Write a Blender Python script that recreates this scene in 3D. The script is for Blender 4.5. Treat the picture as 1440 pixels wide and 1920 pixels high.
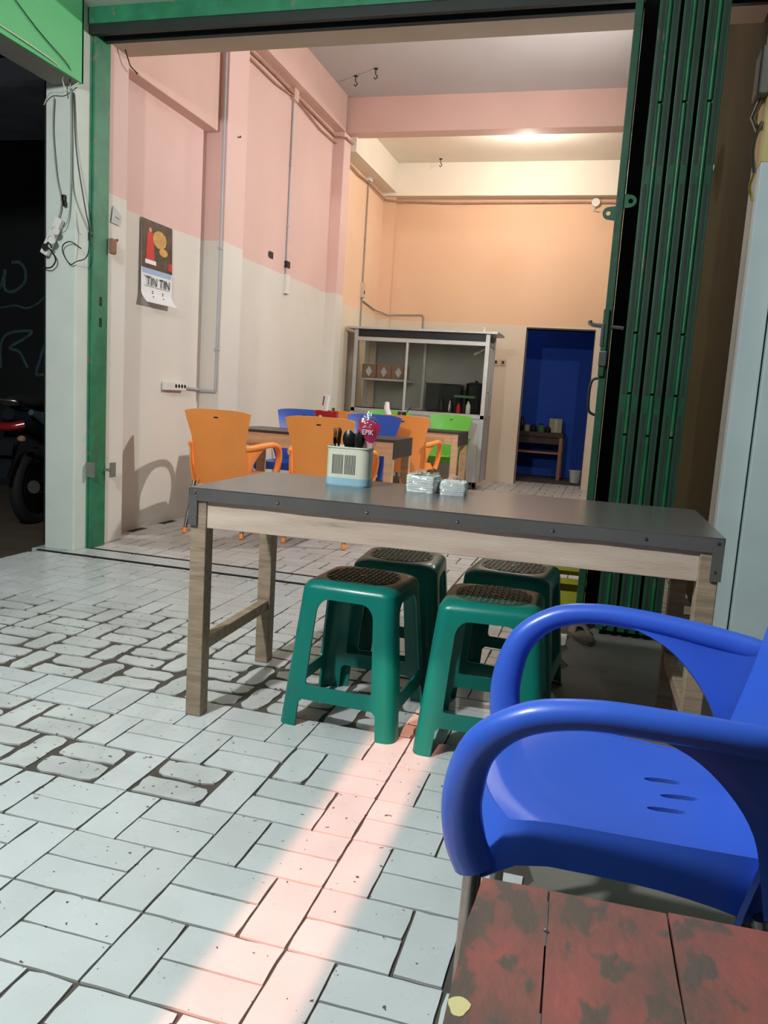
import bpy, bmesh, math, random
from mathutils import Vector, Matrix
random.seed(7)
PI = math.pi
S = bpy.context.scene
C = S.collection
for o in list(bpy.data.objects): bpy.data.objects.remove(o)

# ------------------------------------------------------------------ camera
R3 = ((0.961, 0.270, 0.063), (0.098, -0.121, -0.988), (-0.259, 0.955, -0.143))  # rows: right, down, forward
rt = Vector(R3[0]).normalized(); fw = Vector(R3[2]); fw = (fw - rt * fw.dot(rt)).normalized(); dn = fw.cross(rt)
CAMP = Vector((0.781, -1.674, 1.026))
cd = bpy.data.cameras.new('camera'); cam = bpy.data.objects.new('camera', cd); C.objects.link(cam)
up = -dn; bk = -fw
cam.matrix_world = Matrix(((rt.x, up.x, bk.x, CAMP.x), (rt.y, up.y, bk.y, CAMP.y), (rt.z, up.z, bk.z, CAMP.z), (0, 0, 0, 1)))
cd.sensor_fit = 'HORIZONTAL'; cd.sensor_width = 36; cd.lens = 1502.4 / 1440 * 36; cd.clip_start = .02
S.camera = cam

# ------------------------------------------------------------------ world, lamps, exposure
w = bpy.data.worlds.new('night'); S.world = w; w.use_nodes = True
w.node_tree.nodes['Background'].inputs[0].default_value = (.55, .68, .8, 1)
w.node_tree.nodes['Background'].inputs[1].default_value = .05

def lamp(name, kind, loc, energy, col, **k):
    l = bpy.data.lights.new(name, kind); l.energy = energy; l.color = col
    for a, b in k.items(): setattr(l, a, b)
    o = bpy.data.objects.new(name, l); C.objects.link(o); o.location = loc
    return o
# cool porch lamp under the canopy, warm bulb behind the rear cross beam, dim bulb in the blue back room,
# added warm beam behind the camera, for the narrow strip on the porch floor
porch_lamp = lamp('porch_lamp_light', 'POINT', (-.85, -1.25, 2.72), 240, (.96, .99, 1.0), shadow_soft_size=.07)
bulb_lamp = lamp('shop_bulb_light', 'POINT', (-.35, 7.35, 3.80), 40, (1, .93, .84), shadow_soft_size=.05)
wall_lamp = lamp('wall_lamp_light', 'POINT', (1.11, 4.60, 2.75), 195, (1, .95, .91), shadow_soft_size=.06)  # added lamp, unseen behind the gate, to brighten the shop
back_lamp = lamp('back_room_light', 'POINT', (-.9, 9.5, 2.45), 2.2, (.75, .88, 1.0), shadow_soft_size=.05)
strip = lamp('street_lamp_beam', 'AREA', (.28, -3.4, 2.6), 1.5, (1, .36, .25), shape='RECTANGLE', size=.205, size_y=1.7)
strip.data.spread = math.radians(.9)
_d = Vector((.28, -.45, 0)) - strip.location
strip.rotation_euler = _d.to_track_quat('-Z', 'Y').to_euler()
S.view_settings.view_transform = 'Standard'; S.view_settings.look = 'None'
S.view_settings.gamma = 1; S.view_settings.use_curve_mapping = False; S.view_settings.exposure = 0.55

# ------------------------------------------------------------------ materials
def srgb(r, g, b):
    f = lambda c: (c / 255 / 12.92) if c / 255 <= .04045 else ((c / 255 + .055) / 1.055) ** 2.4
    return (f(r), f(g), f(b))
MATS = {}
def mat(name, col, rough=.5, metal=0., var=.0, vscale=6., col2=None, patch=0., pscale=3., pcol=None, bump=0., bscale=60., trans=0., alpha=1., emit=None, estr=0., spec=.5, ior=1.45, coord='Object', coat=0., stretch=None, pdet=6.):
    m = bpy.data.materials.new(name); m.use_nodes = True
    nt = m.node_tree; N = nt.nodes; L = nt.links; b = N['Principled BSDF']
    b.inputs['Roughness'].default_value = rough; b.inputs['Metallic'].default_value = metal
    b.inputs['Specular IOR Level'].default_value = spec; b.inputs['IOR'].default_value = ior
    b.inputs['Transmission Weight'].default_value = trans; b.inputs['Alpha'].default_value = alpha
    b.inputs['Coat Weight'].default_value = coat
    b.inputs['Base Color'].default_value = (*col, 1)
    tc = N.new('ShaderNodeTexCoord'); src = tc.outputs[coord]
    if stretch:
        mp = N.new('ShaderNodeMapping'); mp.inputs['Scale'].default_value = stretch; L.new(src, mp.inputs[0]); src = mp.outputs[0]
    def noise(s, d=4.):
        n = N.new('ShaderNodeTexNoise'); n.inputs['Scale'].default_value = s; n.inputs['Detail'].default_value = d; L.new(src, n.inputs['Vector']); return n.outputs['Fac']
    cur = None
    if var > 0 or col2:
        mx = N.new('ShaderNodeMix'); mx.data_type = 'RGBA'
        c2 = col2 if col2 else tuple(c * (1 - var) for c in col)
        rp = N.new('ShaderNodeValToRGB'); rp.color_ramp.elements[0].position = .35; rp.color_ramp.elements[1].position = .68
        L.new(noise(vscale), rp.inputs[0]); L.new(rp.outputs[0], mx.inputs[0])
        mx.inputs[6].default_value = (*col, 1); mx.inputs[7].default_value = (*c2, 1); cur = mx.outputs[2]
    if patch > 0:
        mx = N.new('ShaderNodeMix'); mx.data_type = 'RGBA'
        rp = N.new('ShaderNodeValToRGB'); rp.color_ramp.elements[0].position = 1 - patch; rp.color_ramp.elements[1].position = min(1, 1 - patch + .06)
        L.new(noise(pscale, pdet), rp.inputs[0]); L.new(rp.outputs[0], mx.inputs[0])
        if cur: L.new(cur, mx.inputs[6])
        else: mx.inputs[6].default_value = (*col, 1)
        mx.inputs[7].default_value = (*(pcol or (0, 0, 0)), 1); cur = mx.outputs[2]
    if cur: L.new(cur, b.inputs['Base Color'])
    if bump > 0:
        bp = N.new('ShaderNodeBump'); bp.inputs['Strength'].default_value = bump; bp.inputs['Distance'].default_value = .004
        L.new(noise(bscale), bp.inputs['Height']); L.new(bp.outputs[0], b.inputs['Normal'])
    if emit:
        b.inputs['Emission Color'].default_value = (*emit, 1); b.inputs['Emission Strength'].default_value = estr
    MATS[name] = m
    return m

PINK = srgb(226, 192, 184); PEACH = srgb(236, 202, 172); CREAM = srgb(222, 217, 208); BROWN_UNDER = srgb(214, 170, 140)
def wall_mat(name, upper, lower, zline, wob=.012):
    """painted wall: two flat paints that meet at height zline in a slightly wobbly hand-cut line"""
    m = mat(name, upper, .75); nt = m.node_tree; N = nt.nodes; L = nt.links; b = N['Principled BSDF']
    ge = N.new('ShaderNodeNewGeometry'); sp = N.new('ShaderNodeSeparateXYZ'); L.new(ge.outputs['Position'], sp.inputs[0])
    n = N.new('ShaderNodeTexNoise'); n.inputs['Scale'].default_value = 1.6; n.inputs['Detail'].default_value = 8; L.new(ge.outputs['Position'], n.inputs['Vector'])
    ma = N.new('ShaderNodeMath'); ma.operation = 'MULTIPLY_ADD'; L.new(n.outputs['Fac'], ma.inputs[0]); ma.inputs[1].default_value = wob * 4; L.new(sp.outputs['Z'], ma.inputs[2])
    gt = N.new('ShaderNodeMath'); gt.operation = 'GREATER_THAN'; L.new(ma.outputs[0], gt.inputs[0]); gt.inputs[1].default_value = zline + wob * 2
    n2 = N.new('ShaderNodeTexNoise'); n2.inputs['Scale'].default_value = 1.1; n2.inputs['Detail'].default_value = 5; L.new(ge.outputs['Position'], n2.inputs['Vector'])
    rp = N.new('ShaderNodeValToRGB'); rp.color_ramp.elements[0].position = .4; rp.color_ramp.elements[1].position = .75
    rp.color_ramp.elements[0].color = (1, 1, 1, 1); rp.color_ramp.elements[1].color = (.93, .90, .86, 1); L.new(n2.outputs['Fac'], rp.inputs[0])
    mx = N.new('ShaderNodeMix'); mx.data_type = 'RGBA'; L.new(gt.outputs[0], mx.inputs[0]); mx.inputs[6].default_value = (*lower, 1); mx.inputs[7].default_value = (*upper, 1)
    mu = N.new('ShaderNodeMix'); mu.data_type = 'RGBA'; mu.blend_type = 'MULTIPLY'; mu.inputs[0].default_value = 1; L.new(mx.outputs[2], mu.inputs[6]); L.new(rp.outputs[0], mu.inputs[7])
    L.new(mu.outputs[2], b.inputs['Base Color'])
    bp = N.new('ShaderNodeBump'); bp.inputs['Strength'].default_value = .12; bp.inputs['Distance'].default_value = .003
    n3 = N.new('ShaderNodeTexNoise'); n3.inputs['Scale'].default_value = 40; L.new(ge.outputs['Position'], n3.inputs['Vector']); L.new(n3.outputs['Fac'], bp.inputs['Height']); L.new(bp.outputs[0], b.inputs['Normal'])
    return m
M_PINKW = wall_mat('pink_over_cream_paint', PINK, CREAM, 2.10)
M_PEACHW = wall_mat('peach_over_cream_paint', PEACH, srgb(224, 212, 194), 2.06)
M_BACKW = wall_mat('peach_back_wall_paint', srgb(222, 186, 154), srgb(214, 200, 180), 2.03, .006)
M_WHITE = mat('cream_white_paint', srgb(232, 224, 208), .8, var=.05, vscale=2, bump=.1)
M_CEIL = mat('ceiling_paint', srgb(188, 182, 180), .85, var=.06, vscale=1.2, bump=.1)
M_PINKP = mat('pink_beam_paint', srgb(222, 186, 174), .8, var=.06, vscale=2, bump=.1)
M_BEIGEP = mat('beige_soffit_paint', srgb(206, 184, 162), .8, var=.1, vscale=3, bump=.1)
M_POST = mat('pale_green_post_paint', srgb(206, 214, 204), .7, var=.06, vscale=5, patch=.33, pscale=7, pcol=srgb(194, 204, 192), bump=.2, bscale=25)
M_POSTR = mat('pale_aqua_post_paint', srgb(196, 212, 212), .7, var=.08, vscale=4, patch=.30, pscale=6, pcol=srgb(168, 180, 172), bump=.2, bscale=25)
M_OLIVE = mat('olive_side_wall_paint', srgb(66, 60, 36), .9, var=.2, vscale=2, spec=.08)  # shade on the right wall is put into this dark olive
M_GREYPL = mat('grey_plaster', srgb(120, 122, 112), .85, var=.2, vscale=6, bump=.4, bscale=30)
M_YELP = mat('yellow_old_paint', srgb(206, 192, 130), .75, var=.15, vscale=6, bump=.2)
M_CANOPY = mat('bright_green_canopy_paint', srgb(96, 186, 120), .55, var=.1, vscale=3, bump=.1)
M_CANOPYG = mat('grey_fibre_board', srgb(150, 146, 138), .85, var=.1, vscale=3, bump=.1)
M_FRAMEG = mat('green_steel_frame_paint', srgb(44, 124, 88), .45, var=.35, vscale=9, patch=.36, pscale=14, pcol=srgb(98, 110, 88), bump=.35, bscale=35)
M_GATE = mat('dark_green_gate_paint', srgb(24, 74, 50), .42, var=.3, vscale=6, patch=.30, pscale=9, pcol=srgb(70, 80, 66), bump=.3, bscale=30)
M_GATEB = mat('bright_green_hinge_paint', srgb(28, 92, 58), .40, var=.3, vscale=12, patch=.35, pscale=16, pcol=srgb(90, 84, 66), bump=.2)
M_DARKST = mat('dark_steel_track', srgb(34, 38, 36), .6, var=.3, vscale=10)
M_BLACKST = mat('black_painted_steel', srgb(26, 28, 28), .4, var=.2)
M_CHROME = mat('worn_chrome', srgb(190, 190, 186), .22, 1., var=.2, vscale=20)
M_STEEL = mat('brushed_steel_tube', srgb(150, 148, 142), .32, 1., var=.15, vscale=30)
M_GROUT = mat('dark_grout_and_cement', srgb(78, 71, 64), .9, var=.3, vscale=12, bump=.5, bscale=80)
M_CONC = mat('dark_bare_concrete', srgb(116, 112, 104), .85, var=.3, vscale=4, patch=.38, pscale=2.5, pcol=srgb(92, 88, 80), bump=.4, bscale=50)
M_BLACKGAP = mat('black_track_groove', srgb(24, 22, 20), .8, var=.2)
M_DIRT = mat('dark_brown_ground', srgb(80, 68, 54), .9, var=.3, vscale=5, bump=.4)
M_BLACKW = mat('black_neighbour_wall', srgb(24, 25, 27), .85, var=.25, vscale=3, bump=.2)
M_CHALK = mat('faded_chalk_scrawl', srgb(64, 92, 92), .9, var=.4, vscale=20)
M_WOOD = mat('grey_weathered_wood', srgb(158, 138, 116), .7, col2=srgb(128, 110, 92), vscale=5, stretch=(1.5, 14, 14), patch=.33, pscale=4, pcol=srgb(118, 100, 82), bump=.25, bscale=40)
M_APRON = mat('pale_unpainted_wood_apron', srgb(196, 178, 162), .72, col2=srgb(176, 154, 138), vscale=3, stretch=(1.2, 6, 9), patch=.34, pscale=3, pcol=srgb(142, 134, 120), bump=.2, bscale=40)
M_VINYL = mat('charcoal_vinyl_cover', srgb(90, 88, 86), .22, var=.12, vscale=8, stretch=(1, 12, 1), bump=.05, bscale=30, spec=.6)
M_WOODIN = mat('light_plywood', srgb(206, 172, 136), .6, col2=srgb(186, 150, 116), vscale=4, stretch=(1, 8, 8), bump=.1)
M_VINYLIN = mat('dark_table_vinyl', srgb(62, 56, 52), .35, var=.15, vscale=10)
M_REDW = mat('worn_red_bench_paint', srgb(138, 78, 70), .5, col2=srgb(100, 74, 66), vscale=8, stretch=(1.6, 1, 1), patch=.47, pscale=15, pcol=srgb(86, 74, 66), bump=.3, bscale=60, coord='Object')
def plastic(name, c, rough=.3): return mat(name, c, rough, var=.06, vscale=5, bump=.04, bscale=120, spec=.5)
M_BLUE = plastic('glossy_blue_plastic', srgb(52, 90, 192), .30)
M_ORANGE = plastic('orange_plastic', srgb(255, 158, 78), .35)
M_GREENC = plastic('lime_green_plastic', srgb(110, 196, 74), .35)
M_STOOL = mat('teal_green_plastic', srgb(10, 114, 102), .30, var=.10, vscale=7, patch=.30, pscale=9, pcol=srgb(40, 104, 92), bump=.06, bscale=80)
M_TREAD = mat('dusty_green_stool_seat', srgb(52, 70, 58), .45, col2=srgb(92, 84, 70), vscale=16, bump=.15, bscale=60)
M_ALU = mat('aluminium_section', srgb(198, 196, 192), .38, .55, var=.1, vscale=12)
M_ALUP = mat('aluminium_sheet_panel', srgb(196, 192, 188), .45, .25, var=.15, vscale=3)
M_GLASS = mat('cabinet_glass', (.9, .95, .93), .03, trans=1., spec=.5, ior=1.2)
M_CABIN = mat('cabinet_grey_lining', srgb(168, 162, 154), .7, var=.15, vscale=3)
M_BLACK = mat('black_plastic', srgb(22, 22, 24), .35, var=.2)
M_DARKPOT = mat('dark_enamel', srgb(34, 34, 40), .25, var=.2)
M_CARD = mat('brown_cardboard', srgb(146, 108, 84), .8, var=.12, vscale=8)
M_WHITEP = mat('white_plastic', srgb(226, 224, 216), .4, var=.05)
M_PIPE = mat('grey_plastic_conduit', srgb(186, 186, 192), .4, var=.08, vscale=10)
M_WIREG = mat('grey_cable', srgb(150, 148, 138), .6)
M_WIREB = mat('black_cable', srgb(20, 20, 20), .5)
M_WIREW = mat('off_white_cable', srgb(206, 202, 184), .6)
M_TAN = mat('tan_painted_cable', srgb(176, 138, 116), .7, var=.2, vscale=20)
M_TAPE = mat('black_insulating_tape', srgb(28, 28, 30), .5)
M_PAPER = mat('white_paper', srgb(232, 232, 232), .6, var=.03)
M_PAPERG = mat('grey_torn_paper', srgb(196, 196, 192), .8, var=.1)
M_INK = mat('dark_ink', srgb(44, 42, 44), .7)
M_INKG = mat('grey_ink', srgb(150, 150, 156), .7)
M_PRINTD = mat('dark_brown_print', srgb(52, 36, 28), .45, col2=srgb(96, 70, 40), vscale=14, patch=.42, pscale=22, pcol=srgb(70, 62, 60))
M_PRINTY = mat('golden_print', srgb(214, 166, 58), .45, col2=srgb(176, 140, 92), vscale=16)
M_PRINTR = mat('red_print', srgb(206, 52, 34), .45, var=.15, vscale=20)
M_PRINTS = mat('skin_tone_print', srgb(206, 150, 120), .5)
M_PRINTB = mat('pale_blue_print', srgb(160, 182, 212), .5)
M_TINW = mat('cream_enamel_tin', srgb(206, 206, 188), .4, var=.05, patch=.30, pscale=28, pcol=srgb(90, 80, 66), bump=.1)
M_TINB = mat('pale_blue_enamel_band', srgb(146, 186, 202), .4, var=.08, vscale=12)
M_MAG = mat('magenta_printed_film', srgb(150, 30, 66), .3, col2=srgb(168, 44, 80), vscale=30)
M_FILM = mat('clear_plastic_film', (.97, .97, .97), .08, trans=.0, alpha=.24, spec=1.0, bump=.9, bscale=45)
def film_mat(name, lo, hi):
    m = mat(name, (1, 1, 1), .1); nt = m.node_tree; N = nt.nodes; L = nt.links; out = [n for n in N if n.type == 'OUTPUT_MATERIAL'][0]
    tr = N.new('ShaderNodeBsdfTransparent'); gl = N.new('ShaderNodeBsdfGlossy'); gl.inputs['Roughness'].default_value = .12
    lw = N.new('ShaderNodeLayerWeight'); lw.inputs[0].default_value = .35
    mr = N.new('ShaderNodeMapRange'); mr.inputs[3].default_value = lo; mr.inputs[4].default_value = hi; L.new(lw.outputs['Facing'], mr.inputs[0])
    tc = N.new('ShaderNodeTexCoord'); nz = N.new('ShaderNodeTexNoise'); nz.inputs['Scale'].default_value = 70; L.new(tc.outputs['Object'], nz.inputs['Vector'])
    bp = N.new('ShaderNodeBump'); bp.inputs['Strength'].default_value = .8; bp.inputs['Distance'].default_value = .006; L.new(nz.outputs['Fac'], bp.inputs['Height']); L.new(bp.outputs[0], gl.inputs['Normal'])
    mx = N.new('ShaderNodeMixShader'); L.new(mr.outputs[0], mx.inputs[0]); L.new(tr.outputs[0], mx.inputs[1]); L.new(gl.outputs[0], mx.inputs[2]); L.new(mx.outputs[0], out.inputs['Surface'])
    return m
M_FILM = film_mat('clear_crinkled_film', .10, .55)
M_TISSUE = mat('white_tissue', srgb(214, 220, 218), .9, var=.06, vscale=30, bump=.2)
M_GREENL = mat('green_label_print', srgb(20, 120, 80), .4, var=.1)
M_RED = mat('red_plastic', srgb(178, 26, 26), .3, var=.08)
M_BLUEW = mat('blue_back_room_paint', srgb(24, 78, 184), .7, var=.15, vscale=3, bump=.1)
M_DARKW = mat('dark_stained_wood', srgb(60, 46, 36), .7, var=.25, vscale=8)
M_KITG = mat('dull_green_tin', srgb(70, 110, 76), .5)
M_KITY = mat('dull_cream_box', srgb(170, 160, 120), .6)
M_CRATE = mat('olive_yellow_plastic', srgb(150, 146, 40), .4, var=.15, vscale=6)
M_SHOE = mat('grey_brown_sandal', srgb(96, 84, 76), .7, var=.2)
M_TYRE = mat('tyre_rubber', srgb(20, 20, 20), .8, var=.2)
M_BIKE = mat('black_scooter_fairing', srgb(26, 30, 34), .25, var=.1)
M_BIKEG = mat('grey_scooter_fairing', srgb(70, 82, 90), .35, var=.1)
M_TAIL = mat('red_tail_light_lens', srgb(120, 18, 22), .15, spec=.8)
M_LEAF = mat('dry_leaf', srgb(54, 44, 36), .8)
M_BULB = mat('glowing_bulb', (1, .9, .75), .3, emit=(1, .86, .66), estr=14)
M_TUBE = mat('glowing_cool_tube', (1, 1, 1), .3, emit=(.85, .95, 1), estr=10)
M_ROOF = mat('canopy_roof_sheet', srgb(170, 176, 172), .7, var=.1, vscale=3)
M_ROOFD = mat('dark_roof_sheet', srgb(150, 150, 160), .8, var=.2, vscale=4)

# glazed tile: white glaze, small chips and specks, grout-coloured chipping along the edges (Generated = 0..1 over each tile)
def tile_mat(name, base, wear, rough):
    m = mat(name, base, rough); nt = m.node_tree; N = nt.nodes; L = nt.links; b = N['Principled BSDF']
    tc = N.new('ShaderNodeTexCoord'); ge = N.new('ShaderNodeNewGeometry'); oi = N.new('ShaderNodeObjectInfo')
    def mth(op, a, bb=None, c=None):
        n = N.new('ShaderNodeMath'); n.operation = op
        for i, v in enumerate((a, bb, c)):
            if v is None: continue
            if isinstance(v, (int, float)): n.inputs[i].default_value = v
            else: L.new(v, n.inputs[i])
        return n.outputs[0]
    def nz(s, d=3.):
        n = N.new('ShaderNodeTexNoise'); n.inputs['Scale'].default_value = s; n.inputs['Detail'].default_value = d; L.new(ge.outputs['Position'], n.inputs['Vector']); return n.outputs['Fac']
    # specks
    sp = mth('GREATER_THAN', nz(55, 2), .715 - .03 * wear)
    big = mth('GREATER_THAN', nz(24, 3), .725 - .02 * wear)
    mask = mth('MAXIMUM', sp, big)
    # grime
    rp = N.new('ShaderNodeValToRGB'); rp.color_ramp.elements[0].position = .38; rp.color_ramp.elements[1].position = .72; L.new(nz(5, 6), rp.inputs[0])
    hs = N.new('ShaderNodeMix'); hs.data_type = 'RGBA'; L.new(rp.outputs[0], hs.inputs[0])
    hs.inputs[6].default_value = (*base, 1); hs.inputs[7].default_value = (*[c * (.90 - .14 * wear) for c in base], 1)
    br = mth('MULTIPLY_ADD', oi.outputs['Random'], .10, .92)
    mu = N.new('ShaderNodeMix'); mu.data_type = 'RGBA'; mu.blend_type = 'MULTIPLY'; mu.inputs[0].default_value = 1; L.new(hs.outputs[2], mu.inputs[6])
    cb = N.new('ShaderNodeCombineColor'); [L.new(br, cb.inputs[i]) for i in range(3)]; L.new(cb.outputs[0], mu.inputs[7])
    mx = N.new('ShaderNodeMix'); mx.data_type = 'RGBA'; L.new(mask, mx.inputs[0]); L.new(mu.outputs[2], mx.inputs[6]); mx.inputs[7].default_value = (*srgb(84, 78, 72), 1)
    L.new(mx.outputs[2], b.inputs['Base Color'])
    rr = mth('MULTIPLY_ADD', nz(7, 4), .25, rough - .1); L.new(rr, b.inputs['Roughness'])
    return m
TBASE = srgb(190, 195, 195)
M_TILE = tile_mat('white_glazed_tile', TBASE, .0, .26)
M_TILEW = tile_mat('worn_white_tile', srgb(190, 193, 191), 1., .42)
M_TILEIN = tile_mat('indoor_white_tile', srgb(200, 196, 192), .2, .30)

# ------------------------------------------------------------------ mesh helpers
def bmn(): return bmesh.new()
def box(bm, c, s, rot=None):
    vs = bmesh.ops.create_cube(bm, size=1)['verts']
    M = Matrix.Translation(c) @ (rot.to_4x4() if rot else Matrix.Identity(4)) @ Matrix.Diagonal((s[0], s[1], s[2], 1))
    bmesh.ops.transform(bm, matrix=M, verts=vs); return vs
def box2(bm, a, b): return box(bm, [(a[i] + b[i]) / 2 for i in range(3)], [abs(b[i] - a[i]) for i in range(3)])
def catmull(P, n=6, closed=False):
    P = [Vector(p) for p in P]; out = []; m = len(P)
    rng = m if closed else m - 1
    for i in range(rng):
        p1 = P[i]; p2 = P[(i + 1) % m]
        p0 = P[(i - 1) % m] if closed or i > 0 else p1 * 2 - p2
        p3 = P[(i + 2) % m] if closed or i + 2 < m else p2 * 2 - p1
        for k in range(n):
            t = k / n
            out.append(.5 * ((2 * p1) + (p2 - p0) * t + (2 * p0 - 5 * p1 + 4 * p2 - p3) * t * t + (3 * p1 - p0 - 3 * p2 + p3) * t ** 3))
    if not closed: out.append(P[-1])
    return out
def lerpl(vals, n):
    """resample a list to n values"""
    out = []
    for i in range(n):
        t = i / (n - 1) * (len(vals) - 1); k = min(int(t), len(vals) - 2); f = t - k; f = f * f * (3 - 2 * f)
        out.append(vals[k] * (1 - f) + vals[k + 1] * f)
    return out
def tube(bm, path, r, seg=8, r2=None, closed=False, cap=True, upv=None):
    """sweep an ellipse along path: r = half-width along the frame's 'u' (perp. to upv), r2 along upv"""
    P = [Vector(p) for p in path]; n = len(P)
    rr = r if isinstance(r, (list, tuple)) else [r] * n
    r2 = rr if r2 is None else (r2 if isinstance(r2, (list, tuple)) else [r2] * n)
    rings = []; pu = None
    for i, p in enumerate(P):
        if closed: t = P[(i + 1) % n] - P[(i - 1) % n]
        else: t = P[min(i + 1, n - 1)] - P[max(i - 1, 0)]
        t.normalize()
        if upv is not None: v = Vector(upv)
        else:
            v = pu if pu is not None else (Vector((0, 0, 1)) if abs(t.z) < .9 else Vector((1, 0, 0)))
        v = v - t * v.dot(t); v.normalize(); pu = v
        u = t.cross(v)
        rings.append([bm.verts.new(p + u * (rr[i] * math.cos(a)) + v * (r2[i] * math.sin(a))) for a in [2 * PI * k / seg for k in range(seg)]])
    m = n if closed else n - 1
    for i in range(m):
        a = rings[i]; b = rings[(i + 1) % n]
        for k in range(seg): bm.faces.new((a[k], a[(k + 1) % seg], b[(k + 1) % seg], b[k]))
    if cap and not closed:
        bm.faces.new(rings[0][::-1]); bm.faces.new(rings[-1])
    return rings
def cyl(bm, a, b, r, seg=10, r_b=None): return tube(bm, [a, b], [r, r if r_b is None else r_b], seg)
def lathe(bm, prof, seg=16, c=(0, 0, 0)):
    rings = [[bm.verts.new((c[0] + r * math.cos(2 * PI * k / seg), c[1] + r * math.sin(2 * PI * k / seg), c[2] + z)) for k in range(seg)] for r, z in prof]
    for a, b in zip(rings, rings[1:]):
        for k in range(seg): bm.faces.new((a[k], a[(k + 1) % seg], b[(k + 1) % seg], b[k]))
    bm.faces.new(rings[0][::-1]); bm.faces.new(rings[-1])
def prism(bm, pts, d):
    """polygon pts (3D, planar) extruded by vector d"""
    d = Vector(d); a = [bm.verts.new(p) for p in pts]; b = [bm.verts.new(Vector(p) + d) for p in pts]
    n = len(pts); bm.faces.new(a[::-1]); bm.faces.new(b)
    for i in range(n): bm.faces.new((a[i], a[(i + 1) % n], b[(i + 1) % n], b[i]))
def grid(bm, f, nu, nv):
    V = [[bm.verts.new(f(i / nu, j / nv)) for j in range(nv + 1)] for i in range(nu + 1)]
    for i in range(nu):
        for j in range(nv): bm.faces.new((V[i][j], V[i + 1][j], V[i + 1][j + 1], V[i][j + 1]))
    return V
def rrect(w, h, r, n=4):
    out = []
    for cx, cy, a0 in ((w / 2 - r, h / 2 - r, 0), (-w / 2 + r, h / 2 - r, 90), (-w / 2 + r, -h / 2 + r, 180), (w / 2 - r, -h / 2 + r, 270)):
        for k in range(n + 1):
            a = math.radians(a0 + 90 * k / n); out.append((cx + r * math.cos(a), cy + r * math.sin(a)))
    return out
def shell(bm, t):
    """give an open sheet a thickness t behind its faces, with a closed rim"""
    bm.normal_update(); faces = bm.faces[:]; bm.verts.index_update()
    vs = bm.verts[:]; new = {}
    for v in vs:
        n = Vector((0, 0, 0))
        for f in v.link_faces: n += f.normal * f.calc_area()
        if n.length > 0: n.normalize()
        new[v] = bm.verts.new(v.co - n * t)
    rim = [(l.vert, l.link_loop_next.vert) for f in faces for l in f.loops if len(l.edge.link_faces) == 1]
    for f in faces: bm.faces.new([new[v] for v in f.verts][::-1])
    for p, q in rim:
        try: bm.faces.new((q, p, new[p], new[q]))
        except ValueError: pass
def solidify(bm, t):
    bmesh.ops.recalc_face_normals(bm, faces=bm.faces); shell(bm, t)
def mesh_of(bm, name, smooth=None, bevel=0, bseg=2):
    if bevel > 0:
        es = [e for e in bm.edges if len(e.link_faces) == 2 and e.calc_face_angle(0) > .5]
        bmesh.ops.bevel(bm, geom=es, offset=bevel, segments=bseg, profile=.5, affect='EDGES', clamp_overlap=True)
    bmesh.ops.recalc_face_normals(bm, faces=bm.faces)
    me = bpy.data.meshes.new(name); bm.to_mesh(me); bm.free()
    if smooth is not None:
        for p in me.polygons: p.use_smooth = True
        me.set_sharp_from_angle(angle=math.radians(smooth))
    return me
def obj(name, bm, m, parent=None, smooth=None, bevel=0, bseg=2, loc=None):
    me = bm if isinstance(bm, bpy.types.Mesh) else mesh_of(bm, name, smooth, bevel, bseg)
    if not me.materials: me.materials.append(m)
    o = bpy.data.objects.new(name, me); C.objects.link(o)
    if parent: o.parent = parent
    if loc: o.location = loc
    return o
def tag(o, label, cat, group=None):
    o['label'] = label; o['category'] = cat
    if group: o['group'] = group
    return o
def thing(name, label, cat, loc=(0, 0, 0), rz=0, group=None):
    o = bpy.data.objects.new(name, None); C.objects.link(o); o.location = loc; o.rotation_euler = (0, 0, rz); o.empty_display_size = .1
    return tag(o, label, cat, group)
def struct(name, bm, m, parent=None, bevel=0, label=None, smooth=None):
    o = obj(name, bm, m, parent, bevel=bevel, smooth=smooth)
    if not parent:
        o['kind'] = 'structure'
        if label: o['label'] = label
    return o
def dup(root, loc, rz, label, matmap=None, group=None):
    r = root.copy(); C.objects.link(r); r.location = loc; r.rotation_euler = (0, 0, rz); r['label'] = label
    if group: r['group'] = group
    def cp(src, par):
        for ch in [c for c in bpy.data.objects if c.parent == src]:
            c = ch.copy()
            if matmap and ch.data and ch.data.materials[0].name in matmap:
                key = (ch.data.name, matmap[ch.data.materials[0].name].name)
                if key not in MC:
                    MC[key] = ch.data.copy(); MC[key].materials[0] = matmap[ch.data.materials[0].name]
                c.data = MC[key]
            C.objects.link(c); c.parent = par; cp(ch, c)
    cp(root, r); return r
MC = {}
def text(body, size, m, parent, mtx, name='lettering', extrude=.0004, sx=1.):
    cu = bpy.data.curves.new(name, 'FONT'); cu.body = body; cu.size = size; cu.extrude = extrude; cu.align_x = 'CENTER'; cu.align_y = 'CENTER'; cu.resolution_u = 2
    t = bpy.data.objects.new(name + '_tmp', cu); C.objects.link(t)
    me = bpy.data.meshes.new_from_object(t.evaluated_get(bpy.context.evaluated_depsgraph_get()))
    bpy.data.objects.remove(t)
    me.transform(Matrix(mtx) @ Matrix.Diagonal((sx, 1, 1, 1))); me.materials.clear(); me.materials.append(m)
    o = bpy.data.objects.new(name, me); C.objects.link(o); o.parent = parent
    return o

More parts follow.
